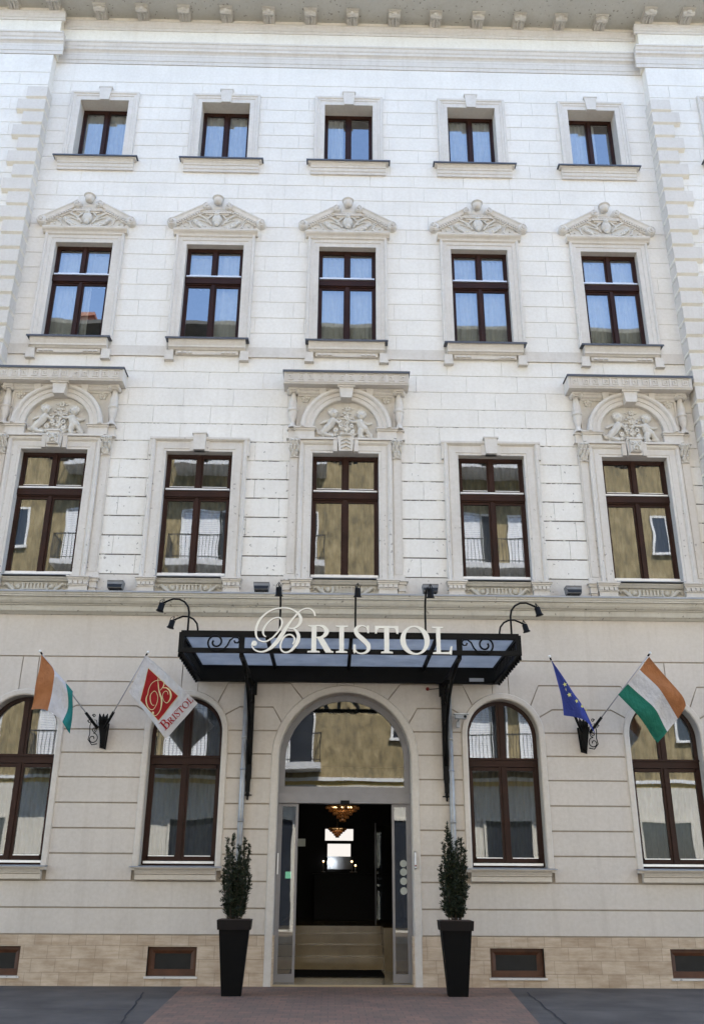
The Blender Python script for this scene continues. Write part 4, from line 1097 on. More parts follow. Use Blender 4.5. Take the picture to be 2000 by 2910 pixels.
# scrolls in the fascia
def scroll_l(s, cx):
    def f(b):
        y = CY-.045
        sp = spiral(cx-s*.10, 5.255, .145, .045, 1.35, radians(-90 if s > 0 else -90), y, 34, -s)
        b.tube(sp, .016, K, 7)
        b.tube([(cx-s*.10, y, 5.11), (cx+s*.02, y, 5.125), (cx+s*.09, y, 5.20), (cx+s*.13, y, 5.29), (cx+s*.19, y, 5.34), (cx+s*.26, y, 5.335), (cx+s*.285, y, 5.29), (cx+s*.26, y, 5.245), (cx+s*.21, y, 5.25), (cx+s*.20, y, 5.285)], .014, K, 7)
    return f
cb('scroll_ornament', scroll_l(1, -2.02)); cb('scroll_ornament', scroll_l(-1, 2.20))
# brackets
for s, x in ((-1, -1.70), (1, 1.88)):
    def f(b):
        b.box(x-.05, x+.05, -.085, .0, 3.35, 5.12, K)
        b.box(x-.05, x+.05, -.10, .0, 4.05, 4.15, K); b.box(x-.04, x+.04, -.095, .0, 3.3, 3.42, K)
        b.box(x-.035, x+.035, -.07, .0, 3.12, 3.35, K)
        b.ell((x, -.04, 3.08), (.035, .03, .05), K); b.box(x-.075, x+.075, -.04, -.02, 3.055, 3.075, K); b.ell((x, -.04, 3.01), (.02, .02, .035), K)
        b.box(x-.035, x+.035, CY+.03, -.085, 5.03, 5.09, K)
        # curved strut
        pts = [(x, CY+.35, 5.03), (x, -1.35, 4.93), (x, -.80, 4.70), (x, -.42, 4.38), (x, -.20, 4.0), (x, -.08, 3.6)]
        b.tube(pts, .032, K, 6)
        b.tube([(x, -.09, 4.72), (x, -.40, 4.95), (x, -.75, 5.03)], .028, K, 6)
        b.tube(spiral(x, 0, .17, .05, 1.3, 0, 0, 22), .001, K, 4) if False else None
        sp = [(x, -.33 + p[0], 4.78 + p[2]) for p in spiral(0, 0, .16, .04, 1.4, 0, 0, 26)]
        b.tube(sp, .018, K, 6)
        sp = [(x, -.17 + p[0], 4.30 + p[2]) for p in spiral(0, 0, .09, .03, 1.3, 1, 0, 20)]
        b.tube(sp, .016, K, 6)
        b.box(x-.085, x+.085, -.12, .0, 4.86, 5.10, K)
    cb('wall_bracket', f)
cb('maker_plate', lambda b: b.box(2.35, 2.62, -.207, -.201, 5.115, 5.18, M['cam']))

# ---------------- lettering
def stroke_poly(pts, ws, n=6):
    """smooth variable width stroke -> outline polygon"""
    P = [Vector((p[0], p[1])) for p in pts]; k = len(P); out = []; W = []
    for i in range(k-1):
        p0, p1, p2, p3 = P[max(0, i-1)], P[i], P[i+1], P[min(k-1, i+2)]
        for j in range(n):
            t = j/n
            q = 0.5*((2*p1) + (p2-p0)*t + (2*p0-5*p1+4*p2-p3)*t*t + (3*p1-p0-3*p2+p3)*t**3)
            out.append(q); W.append(ws[i]+(ws[i+1]-ws[i])*t)
    out.append(P[-1]); W.append(ws[-1])
    quads = []; Lp = []; Rp = []
    for i, q in enumerate(out):
        d = (out[min(len(out)-1, i+1)] - out[max(0, i-1)]).normalized(); nn = Vector((-d.y, d.x))
        Lp.append(q + nn*W[i]/2); Rp.append(q - nn*W[i]/2)
    return Lp, Rp
def add_stroke(mb, pts, F, y0, y1, mat, side=None):
    Lp, Rp = stroke_poly([(p[0], p[1]) for p in pts], [p[2] for p in pts])
    vs = []; n = len(Lp)
    for a, c in zip(Lp, Rp): vs += [F(a.x, a.y, y0), F(c.x, c.y, y0), F(a.x, a.y, y1), F(c.x, c.y, y1)]
    fr = [(4*i, 4*i+1, 4*i+5, 4*i+4) for i in range(n-1)]; bk = [(4*i+2, 4*i+6, 4*i+7, 4*i+3) for i in range(n-1)]
    sd = [(4*i, 4*i+4, 4*i+6, 4*i+2) for i in range(n-1)] + [(4*i+1, 4*i+3, 4*i+7, 4*i+5) for i in range(n-1)] + [(0, 2, 3, 1), (4*n-4, 4*n-3, 4*n-1, 4*n-2)]
    mb.add(vs, fr + bk, mat); b_ = len(mb.v)-len(vs); k_ = mb.mi(side or mat)
    for f_ in sd: mb.f.append([b_+i for i in f_]); mb.m.append(k_); mb.sm.append(False)
def ball(r): return lambda cx, cy: [(cx+r*cos(2*pi*i/20), cy+r*sin(2*pi*i/20)) for i in range(20)]
GL = {}   # glyph: list of ('p', polygon, holes) or ('s', stroke)
def rect(x0, x1, y0, y1): return ('p', [(x0, y0), (x1, y0), (x1, y1), (x0, y1)], [])
GL['R'] = [rect(95, 145, 140, 410), ('p', [(55, 416), (182, 416), (180, 402), (150, 398), (92, 398), (57, 402)], []), ('p', [(57, 137), (150, 137), (150, 150), (92, 156), (60, 150)], []),
           ('s', [(130, 144, 16), (180, 143, 18), (222, 158, 34), (248, 200, 50), (230, 240, 38), (190, 262, 20), (140, 264, 14)]),
           ('p', [(150, 268), (185, 262), (212, 262), (298, 398), (322, 404), (322, 416), (242, 416)], [])]
GL['I'] = [rect(380, 428, 145, 410), ('p', [(345, 416), (465, 416), (463, 402), (432, 397), (376, 397), (347, 402)], []), ('p', [(342, 138), (468, 138), (466, 151), (432, 157), (376, 157), (344, 151)], [])]
GL['S'] = [('s', [(672, 190, 12), (655, 152, 12), (612, 138, 14), (568, 152, 30), (548, 190, 40), (572, 235, 46), (625, 282, 50), (672, 330, 48), (680, 372, 40), (655, 408, 24), (605, 422, 14), (560, 408, 14), (536, 370, 14)]),
           ('p', [(664, 135), (686, 135), (686, 212), (668, 212)], []), ('p', [(524, 332), (546, 332), (552, 400), (535, 424), (524, 400)], [])]
GL['T'] = [rect(842, 892, 145, 410), ('p', [(806, 416), (930, 416), (928, 403), (896, 397), (838, 397), (808, 403)], []), ('p', [(748, 137), (985, 137), (985, 160), (748, 160)], []),
           ('p', [(747, 133), (762, 150), (790, 156), (772, 180), (766, 215), (747, 215)], []), ('p', [(987, 133), (972, 150), (944, 156), (962, 180), (968, 215), (988, 215)], [])]
def oell(cx, cy, rx, ry, tilt, n=40):
    return [(cx+rx*cos(2*pi*i/n)*cos(tilt)-ry*sin(2*pi*i/n)*sin(tilt), cy+rx*cos(2*pi*i/n)*sin(tilt)+ry*sin(2*pi*i/n)*cos(tilt)) for i in range(n)]
GL['O'] = [('p', oell(1158, 280, 152, 149, 0), [oell(1158, 280, 97, 133, -.18)[::-1]])]
GL['L'] = [rect(1378, 1420, 145, 410), ('p', [(1335, 139), (1452, 139), (1450, 152), (1424, 157), (1374, 157), (1337, 152)], []), ('p', [(1340, 418), (1530, 418), (1530, 396), (1425, 400), (1374, 397), (1340, 404)], []), ('p', [(1505, 400), (1522, 340), (1540, 340), (1532, 425), (1510, 418)], [])]
GL['B'] = [rect(95, 145, 140, 410), ('p', [(55, 416), (150, 416), (150, 399), (92, 398), (57, 402)], []), ('p', [(57, 137), (150, 137), (150, 150), (92, 156), (60, 150)], []),
           ('s', [(130, 144, 16), (180, 143, 18), (215, 158, 34), (235, 198, 46), (220, 238, 34), (190, 258, 18), (140, 264, 14)]),
           ('s', [(140, 264, 14), (200, 264, 20), (245, 290, 42), (262, 340, 54), (240, 385, 40), (200, 408, 20), (140, 410, 14)])]
SCRIPT_B = [[(1205, 308, 26), (1182, 235, 30), (1125, 182, 24), (1050, 168, 22), (970, 192, 22), (900, 245, 28), (825, 335, 32), (745, 440, 46), (680, 540, 62), (612, 655, 76), (540, 760, 76), (460, 850, 60), (370, 912, 36), (270, 940, 26), (170, 915, 24), (108, 855, 22), (98, 800, 26)],
            [(342, 678, 20), (305, 650, 24), (288, 585, 40), (318, 500, 38), (378, 420, 32), (450, 362, 26), (530, 338, 24), (592, 352, 28), (620, 420, 34), (600, 510, 34), (540, 605, 28), (450, 700, 26), (350, 757, 26), (270, 757, 26), (200, 715, 28), (165, 640, 36), (163, 540, 44), (200, 420, 42), (270, 320, 34), (370, 235, 30), (480, 185, 28), (600, 166, 26), (720, 170, 26), (820, 205, 28), (890, 252, 38), (938, 315, 52), (950, 385, 58), (922, 455, 50), (865, 508, 32), (800, 528, 26), (730, 520, 18)],
            [(825, 530, 24), (880, 580, 46), (918, 660, 64), (902, 760, 68), (850, 850, 54), (780, 920, 36), (700, 946, 28), (630, 915, 28), (606, 840, 30), (626, 740, 30), (680, 665, 28), (750, 635, 24), (812, 652, 28), (846, 700, 30), (845, 752, 28), (818, 808, 26)]]
def glyph(mb, items, F, y0, y1, mat, side=None):
    for i, it in enumerate(items):
        o = -.0008*i
        if it[0] == 'p':
            mb.poly(it[1], it[2], y0+o, y1, mat, fn=F)
        else: add_stroke(mb, it[1], F, y0+o, y1, mat, side)
sign = thing('canopy_lettering', 'cream coloured BRISTOL lettering with a big script B mounted on the canopy front', 'sign', (0, -2.47, 5.08))
FB = lambda x, z, y: (-1.54+(x-85)*.000925, y, (960-z)*.00096-.01)
FL = lambda x, z, y: (-.62+(x-55)*.001596, y, .01+(415-z)*.00164)
b = MB()
for i, st in enumerate(SCRIPT_B): add_stroke(b, st, FB, -.03-.001*i, .0, M['cream'], M['letterside'])
b.poly([(142+46*cos(2*pi*i/20), 795+48*sin(2*pi*i/20)) for i in range(20)], [], -.0335, 0, M['cream'], fn=FB)
b.box(-1.2, -.8, 0, .06, .05, .08, M['black']); b.build('letter', sign)
for ch in 'RISTOL':
    b = MB(); glyph(b, GL[ch], FL, -.03, 0, M['cream'], M['letterside'])
    xs_ = [v[0] for v in b.v]; b.box(sum(xs_)/len(xs_)-.02, sum(xs_)/len(xs_)+.02, .0, .05, .04, .07, M['black'])
    b.build('letter', sign)

# ---------------- gooseneck lamps
def spot_head(b, c, d):
    """small spotlight head at c pointing along d"""
    d = Vector(d).normalized(); c = Vector(c)
    pts = [c - d*.07, c - d*.06, c + d*.05, c + d*.075, c + d*.08]
    b.tube(pts, [.03, .048, .052, .07, .068], K, 12, cap=True)
    u = d.orthogonal().normalized()
    b.tube([c - d*.02, c - d*.11, c - d*.13], .008, K, 6)
def gooseneck(base, arcpts, head, d, label):
    t = thing('gooseneck_lamp', label, 'lamp', base, 'gooseneck spotlights on the entrance canopy')
    B_ = Vector(base); b = MB(); b.tube([Vector(p)-B_ for p in arcpts], .017, K, 8); b.tube([(0,0,-.02), (0,0,.02)], .035, K, 10); b.build('arm', t)
    b = MB(); spot_head(b, Vector(head)-B_, d); b.build('lamp_head', t)
    b = MB(); dd = Vector(d).normalized(); c = Vector(head)-B_; u = dd.orthogonal().normalized(); w = dd.cross(u)
    b.tube([c-dd*.02+u*.05, c-dd*.09+u*.055, c-dd*.15, c-dd*.09-u*.055, c-dd*.02-u*.05], .006, K, 5); b.build('yoke', t)
    return t
lab = ['black gooseneck lamp rising behind the script B of the canopy', 'black gooseneck lamp rising behind the letter S of the canopy', 'black gooseneck lamp rising behind the letter O of the canopy']
for i, x in enumerate((-1.09, .165, 1.335)):
    ty = -2.95; sx = [(-.0), (-.0), (0)][i]
    pts = [(x, -2.33, 5.44), (x, -2.34, 5.8), (x, -2.40, 6.0), (x, -2.55, 6.12), (x, -2.75, 6.13), (x, -2.90, 6.05)]
    gooseneck((x, -2.33, 5.44), pts, (x+(.02 if i == 1 else (-.0 if i == 0 else .03)), -2.95, 5.98), (0, .25, -1), lab[i])
def side_lamp(x, y, s, label):
    pts = [(x, y, 5.44), (x, y, 5.72)] + [(x+s*(.24-.24*cos(a)), y, 5.80+.235*sin(a)) for a in [radians(q) for q in (0, 25, 50, 75, 100, 125)]] + [(x+s*.45, y, 5.955)]
    gooseneck((x, y, 5.44), pts, (x+s*.475, y, 5.89), (s*.25, 0, -1), label)
side_lamp(-2.62, -2.28, -1, 'black lamp arched outward from the left front corner of the canopy'); side_lamp(-2.62, -1.2, -1, 'black lamp arched outward from the left side of the canopy, nearer the wall')
side_lamp(2.78, -2.28, 1, 'black lamp arched outward from the right front corner of the canopy'); side_lamp(2.78, -1.2, 1, 'black lamp arched outward from the right side of the canopy, nearer the wall')
# ---------------- floodlights lying on the ledge
for i, (x, lb) in enumerate(((-4.40, 'grey box floodlight on the ledge between the first and second tall windows from the left'), (-1.60, 'grey box floodlight on the ledge left of the middle window'), (1.66, 'grey box floodlight on the ledge right of the middle window, behind a lamp'), (4.44, 'grey box floodlight on the ledge between the two rightmost tall windows'))):
    t = thing('floodlight', lb, 'floodlight', (x, -.2, 6.80), 'box floodlights on the ledge')
    b = MB(); b.frustum(-.135, .135, -.16, .03, .02, -.155, .155, -.12, .06, .17, M['flood']); b.box(-.15, .15, -.13, .06, .165, .18, M['flood']); b.build('housing', t)
    b = MB(); b.add([(-.13, -.166, .03), (.13, -.166, .03), (.142, -.142, .10), (-.142, -.142, .10)], [(0,1,2,3)], M['floodglass']); b.build('glass', t)
    b = MB(); b.box(-.10, -.08, -.05, .03, -.03, .03, M['black']); b.box(.08, .10, -.05, .03, -.03, .03, M['black']); b.build('foot', t)
# ---------------- downpipes
for x, lb in ((-1.80, 'galvanised downpipe left of the entrance, behind the left shrub'), (1.97, 'galvanised downpipe right of the entrance, behind the right shrub')):
    t = thing('downpipe', lb, 'pipe', (x, -.06, 0), 'downpipes beside the entrance')
    b = MB(); b.tube([(0, 0, .05), (0, 0, 5.05)], .048, M['pipe'], 14)
    for z in (.9, 2.6, 4.05): b.tube([(0, 0, z), (0, 0, z+.06)], .054, M['pipe'], 14)
    b.build('tube', t)
    for z in (1.8, 3.5):
        b = MB(); b.tube([(0, 0, z), (0, 0, z+.03)], .056, M['zinc'], 14); b.box(-.012, .012, .03, .07, z, z+.03, M['zinc']); b.build('clamp', t)
# ---------------- security camera, alarm bulb
t = thing('security_camera', 'small grey wall camera between entrance bracket and right arched window', 'camera', (2.12, 0, 4.40))
b = MB(); b.tube([(.0, 0, 0), (0, -.12, 0), (.03, -.16, .05)], .016, M['cam'], 8); b.box(-.03, .03, -.12, -.06, -.12, -.01, M['cam']); b.build('mount', t)
b = MB(); b.box(-.06, .15, -.22, -.12, .03, .10, M['cam']); b.box(-.08, .19, -.24, -.10, .105, .118, M['white']); b.build('housing', t)
b = MB(); b.lathe([(.028, 0), (.0, -.012)], (.12, -.222, .065), M['black'], 12, True, 'y'); b.build('lens', t)
b = MB(); b.ell((1.58, -.05, 5.0), (.035, .03, .035), M['red']); b.tube([(1.58, 0, 5.0), (1.85, -.02, 5.02)], .008, M['black'], 5)
o = b.build('alarm_bulb'); tag(o, 'small red alarm bulb under the canopy beside the right bracket', 'alarm light')

# ---------------- flag holders
def holder(x, z, s, label):
    """s=-1: scrollwork on the left; +1 on the right"""
    t = thing('flag_holder', label, 'flag holder', (x, 0, z), 'black iron flag holders')
    b = MB()
    b.add([(-.07, -.03, .12), (.08, -.03, .12), (.06, -.03, -.28), (-.03, -.03, -.24), (-.08, -.20, .15), (.09, -.20, .15), (.045, -.10, -.27), (-.02, -.10, -.22)],
          [(0,1,2,3),(4,7,6,5),(0,4,5,1),(1,5,6,2),(2,6,7,3),(3,7,4,0)], K)
    b.poly([(-.05, -.28), (.06, -.31), (.085, .16), (-.085, .16)], [], -.03, 0, K)
    b.build('body', t)
    b = MB()
    for q in (-1, 0, 1):
        b.tube([(q*.04, -.16, .12), (q*.055, -.18, .24), (q*.075, -.19, .31)], [.04, .032, .008], K, 7)
    b.build('leaf_crown', t)
    b = MB()
    b.tube([(s*.02, -.12, .02), (s*.10, -.16, .10), (s*.12, -.17, .19), (s*.16, -.17, .20)], .007, K, 6)
    b.tube([(s*p[0], p[1], p[2]) for p in spiral(.165, -.13, .10, .02, 1.3, pi/2, -.14, 26)], .009, K, 6)
    b.tube([(s*p[0], p[1], p[2]) for p in spiral(.155, .02, .05, .015, 1.3, -pi/2, -.15, 20, -1)], .008, K, 6)
    b.tube([(s*.20, -.16, .22), (s*.235, -.15, .10), (s*.225, -.14, -.05), (s*.245, -.14, -.15), (s*.17, -.13, -.24), (s*.08, -.12, -.22)], .009, K, 6)
    b.tube([(s*p[0], p[1], p[2]) for p in spiral(.25, .17, .035, .01, 1.2, 0, -.17, 14)], .008, K, 6)
    b.tube([(s*p[0], p[1], p[2]) for p in spiral(.17, .27, .032, .01, 1.2, 0, -.2, 14)], .008, K, 6)
    b.build('scrollwork', t); return t
holder(-4.38, 4.15, -1, 'black iron flag holder between the two left arched windows'); holder(4.43, 4.15, 1, 'black iron flag holder between the two right arched windows')
def sockets(parent_loc, items): pass
# ---------------- flags
def lerp(a, b_, t): return a + (b_-a)*t
def grid_flag(name, label, base, tip, ctrl, colors, wave, group, nu=36, nv=30, thick=.004, sock=None):
    """ctrl[i][j]: (X,Z) i along stripe direction (0..nu), j hanging direction; cloth at y from pole line plus waves"""
    t = thing(name, label, 'flag', base, group)
    B_ = Vector(base); T_ = Vector(tip)
    b = MB(); b.tube([Vector((0,0,0)), T_-B_], .011, M['poleg'], 8); b.build('pole', t)
    b = MB(); b.tube([(T_-B_)*.0, (T_-B_)*.0 + (T_-B_).normalized()*.36], .026, K, 10); b.build('socket', t)
    b = MB(); e = (T_-B_).normalized(); c = T_-B_; b.ell(c+e*.02, .026, M['white'], 10, 6); b.tube([c-e*.05, c-e*.0], .016, K, 8); b.build('finial', t)
    def cat(ps, t_):
        k_ = len(ps)-1; s_ = min(k_-1e-6, max(0, t_*k_)); i = int(s_); f_ = s_-i
        p0, p1, p2, p3 = ps[max(0, i-1)], ps[i], ps[i+1], ps[min(k_, i+2)]
        return tuple(0.5*(2*p1[q] + (p2[q]-p0[q])*f_ + (2*p0[q]-5*p1[q]+4*p2[q]-p3[q])*f_*f_ + (3*p1[q]-p0[q]-3*p2[q]+p3[q])*f_**3) for q in range(2))
    def surf(u, v):
        rows = [cat(r, v) for r in ctrl]; x, z = cat(rows, u)
        return (x - B_.x, wave(u, v) - B_.y, z - B_.z)
    b = MB(); vs = []
    for i in range(nu+1):
        for j in range(nv+1): vs.append(surf(i/nu, j/nv))
    for ci, (u0, u1, mt) in enumerate(colors):
        fs = []
        for i in range(nu):
            um = (i+.5)/nu
            if u0 <= um < u1:
                for j in range(nv): fs.append((i*(nv+1)+j, i*(nv+1)+j+1, (i+1)*(nv+1)+j+1, (i+1)*(nv+1)+j))
        if ci == 0: b.add(vs, fs, mt, True)
        else:
            k_ = b.mi(mt)
            for f_ in fs: b.f.append(list(f_)); b.m.append(k_); b.sm.append(True)
    c = b.build('cloth', t, normals=False)
    return t, surf
def ypole(x, bx, tx, by, ty): return by + (ty-by)*(x-bx)/(tx-bx)
# 1: left tricolour. rows u=0 outer tip side ... u=1 near the wall
c1 = [[(-5.39, 5.35), (-5.41, 4.97), (-5.43, 4.66), (-5.46, 4.39)], [(-5.20, 5.15), (-5.12, 5.01), (-5.13, 4.73), (-5.15, 4.36)],
      [(-4.95, 4.89), (-4.89, 4.69), (-4.87, 4.41), (-4.91, 4.19)], [(-4.81, 4.74), (-4.79, 4.49), (-4.77, 4.17), (-4.79, 4.01)]]
def w1(u, v): return -1.03 + .25*u + .055*sin(5.5*u*2+2.0*v)*(.3+v) + .03*sin(9*v+4*u)
grid_flag('flag', 'leftmost flag, orange white and teal tricolour hanging limp from its pole', (-4.44, -.28, 4.18), (-5.41, -1.02, 5.395), c1, [(0, .34, M['f_orange']), (.34, .67, M['f_white']), (.67, 1.01, M['f_teal'])], w1, 'flags over the ground floor')
# 4: right tricolour
c4 = [[(5.49, 5.42), (5.76, 5.08), (5.97, 4.75), (6.06, 4.56)], [(5.32, 5.20), (5.55, 4.95), (5.69, 4.71), (5.93, 4.35)],
      [(5.12, 4.97), (5.41, 4.67), (5.58, 4.44), (5.73, 4.13)], [(4.93, 4.78), (5.17, 4.49), (5.41, 4.18), (5.57, 3.95)]]
def w4_(u, v): return -1.04 + .25*u + .06*sin(7*v+2*u)*(.25+v) + .03*sin(11*u+3*v)
grid_flag('flag', 'rightmost flag, orange white and green tricolour spread from its slanting pole', (4.50, -.28, 4.18), (5.51, -1.02, 5.48), c4, [(0, .34, M['f_orange']), (.34, .67, M['f_white']), (.67, 1.01, M['f_green'])], w4_, 'flags over the ground floor')
# 3: blue flag, rolled round its pole
c3 = [[(3.72, 5.35), (3.81, 4.98), (3.88, 4.69), (3.91, 4.40)], [(3.72, 5.345), (3.86, 5.03), (3.98, 4.70), (4.07, 4.38)],
      [(3.725, 5.34), (3.95, 5.00), (4.15, 4.62), (4.30, 4.28)], [(3.73, 5.335), (4.02, 4.88), (4.27, 4.53), (4.46, 4.08)]]
def w3_(u, v): return -1.03 + .20*v + .05*sin(8*u)*v
t3, s3f = grid_flag('flag', 'blue flag with small yellow stars drooping from the third pole', (4.36, -.28, 4.18), (3.70, -1.02, 5.395), c3, [(0, 1.01, M['f_blue'])], w3_, 'flags over the ground floor')
b = MB()
for (x, z, r, e) in ((3.94, 4.92, .042, 1), (3.955, 4.835, .035, .3), (4.01, 4.74, .045, 1), (4.13, 4.63, .04, .9), (4.23, 4.545, .036, .7), (4.305, 4.49, .028, .5)):
    best = min(((s3f(i/40, j/40)) for i in range(41) for j in range(41)), key=lambda p: (p[0]+4.36-x)**2 + (p[2]+4.18-z)**2)
    pts = []
    for q in range(10):
        rr = r*(1 if q % 2 == 0 else .42); a = pi/2 + q*pi/5 + .25
        pts.append((x-4.36 + rr*cos(a)*e - rr*sin(a)*.25*(1-e), z-4.18 + rr*sin(a)))
    yy = best[1]-.03
    b.poly(pts, [], yy, yy+.003, M['f_star'])
b.build('star', t3)
# 2: white banner with red emblem
c2 = [[(-3.83, 4.74), (-3.60, 4.50), (-3.35, 4.22), (-3.10, 3.92)], [(-3.73, 4.945), (-3.45, 4.69), (-3.18, 4.42), (-2.92, 4.12)],
      [(-3.63, 5.15), (-3.33, 4.86), (-3.02, 4.58), (-2.74, 4.32)], [(-3.53, 5.36), (-3.22, 5.10), (-2.88, 4.80), (-2.56, 4.52)]]
def w2_(u, v): return -.80 - .23*u + .03*sin(6*v+1.5*u)*(.2+v) + .008*sin(14*u+5*v)
t2, s2f = grid_flag('flag', 'white banner with red diamond monogram and red BRISTOL lettering', (-4.32, -.28, 4.18), (-3.515, -1.02, 5.395), c2, [(0, 1.01, M['f_white'])], w2_, 'flags over the ground floor')
# emblem artwork: metric sheet coordinates X,Z in the banner's plane, laid on the waving cloth
_samples = [(s2f(i/30, j/30)) for i in range(31) for j in range(31)]
BX, BZ = -4.32, 4.18
def on_banner(x, z, dy):
    X, Z = x-BX, z-BZ
    ps = sorted(_samples, key=lambda p: (p[0]-X)**2 + (p[2]-Z)**2)[:4]
    ws_ = [1/((p[0]-X)**2+(p[2]-Z)**2+1e-5) for p in ps]; y = sum(p[1]*w for p, w in zip(ps, ws_))/sum(ws_)
    return (X, y+dy, Z)
def art(px, py):   # artwork units to banner plane
    return (-3.60 + (px-200)*.000725, 4.59 - (py-820)*.000735 + .0000*(px))
def sub(poly_, n=8):
    out = []
    for a, c in zip(poly_, poly_[1:]+poly_[:1]):
        for i in range(n): out.append((lerp(a[0], c[0], i/n), lerp(a[1], c[1], i/n)))
    return out
def grid_patch(b, q, mat, dy, n=14):
    vs = []
    for i in range(n+1):
        for j in range(n+1):
            u, v = i/n, j/n
            x = lerp(lerp(q[0][0], q[1][0], u), lerp(q[3][0], q[2][0], u), v); z = lerp(lerp(q[0][1], q[1][1], u), lerp(q[3][1], q[2][1], u), v)
            vs.append(on_banner(x, z, dy))
    b.add(vs, [(i*(n+1)+j, i*(n+1)+j+1, (i+1)*(n+1)+j+1, (i+1)*(n+1)+j) for i in range(n) for j in range(n)], mat, True)
b = MB()
Q = [(-3.60, 4.59), (-3.245, 4.235), (-2.915, 4.64), (-3.48, 5.13)]
Qc = (sum(p[0] for p in Q)/4, sum(p[1] for p in Q)/4)
Qg = [(Qc[0]+(p[0]-Qc[0])*1.03, Qc[1]+(p[1]-Qc[1])*1.03) for p in Q]
grid_patch(b, Qg, M['f_gold'], -.006); grid_patch(b, Q, M['f_red'], -.010)
emb = b.build('emblem', t2, normals=False)
FM = [[(655, 265, 8), (625, 340, 10), (635, 430, 14), (655, 560, 24), (690, 680, 38), (740, 800, 46), (745, 920, 36), (720, 1060, 18), (660, 1160, 13), (600, 1190, 12), (550, 1160, 14)],
      [(565, 940, 10), (520, 945, 12), (470, 880, 18), (445, 780, 22), (455, 690, 16), (510, 630, 12), (560, 620, 12), (610, 670, 12), (640, 760, 14), (630, 880, 14), (580, 1000, 13), (520, 1050, 13), (440, 1020, 16), (375, 930, 24), (345, 820, 28), (355, 740, 20), (380, 680, 13), (395, 570, 14), (450, 460, 13), (540, 395, 12), (640, 370, 12), (720, 380, 18), (780, 430, 30), (780, 500, 24), (740, 570, 14), (695, 610, 10)],
      [(770, 555, 12), (850, 560, 24), (930, 620, 36), (970, 720, 42), (960, 820, 28), (910, 895, 14), (860, 905, 12), (800, 850, 12), (770, 760, 12), (780, 680, 12), (830, 635, 12), (880, 650, 12), (905, 715, 12)]]
FA = lambda x, z, y: on_banner(*art(x, z), y)
b = MB()
for i, st in enumerate(FM): add_stroke(b, st, FA, -.017-.001*i, -.013, M['f_gold'])
b.poly([(540+30*cos(2*pi*i/14), 1125+32*sin(2*pi*i/14)) for i in range(14)], [], -.020, -.013, M['f_gold'], fn=FA)
b.build('monogram', emb, normals=False)
# lettering along the lower edge: baseline from (860,1540) to (1490,880) in artwork units
b = MB(); bx, by = 868, 1545; dx, dy = 632, -650; ln = sqrt(dx*dx+dy*dy); dx, dy = dx/ln, dy/ln; upx, upy = dy, -dx
if upy > 0: upx, upy = -upx, -upy
def text_F(x_off, scale, gx0):
    def F(x, z, y):
        s_ = (x-gx0)*scale + x_off; h_ = (416-z)*scale
        return FA(bx + dx*s_ + upx*h_, by + dy*s_ + upy*h_, y)
    return F
adv = 4
for ch, gx0, gw_, s_ in (('B', 55, 215, .86), ('R', 55, 268, .56), ('I', 342, 124, .56), ('S', 522, 183, .56), ('T', 745, 243, .56), ('O', 1005, 305, .56), ('L', 1335, 205, .56)):
    glyph(b, GL[ch], text_F(adv, s_*.97, gx0), -.012, -.007, M['f_letter']); adv += gw_*s_*.97 + 8
b.build('lettering', t2, normals=False)

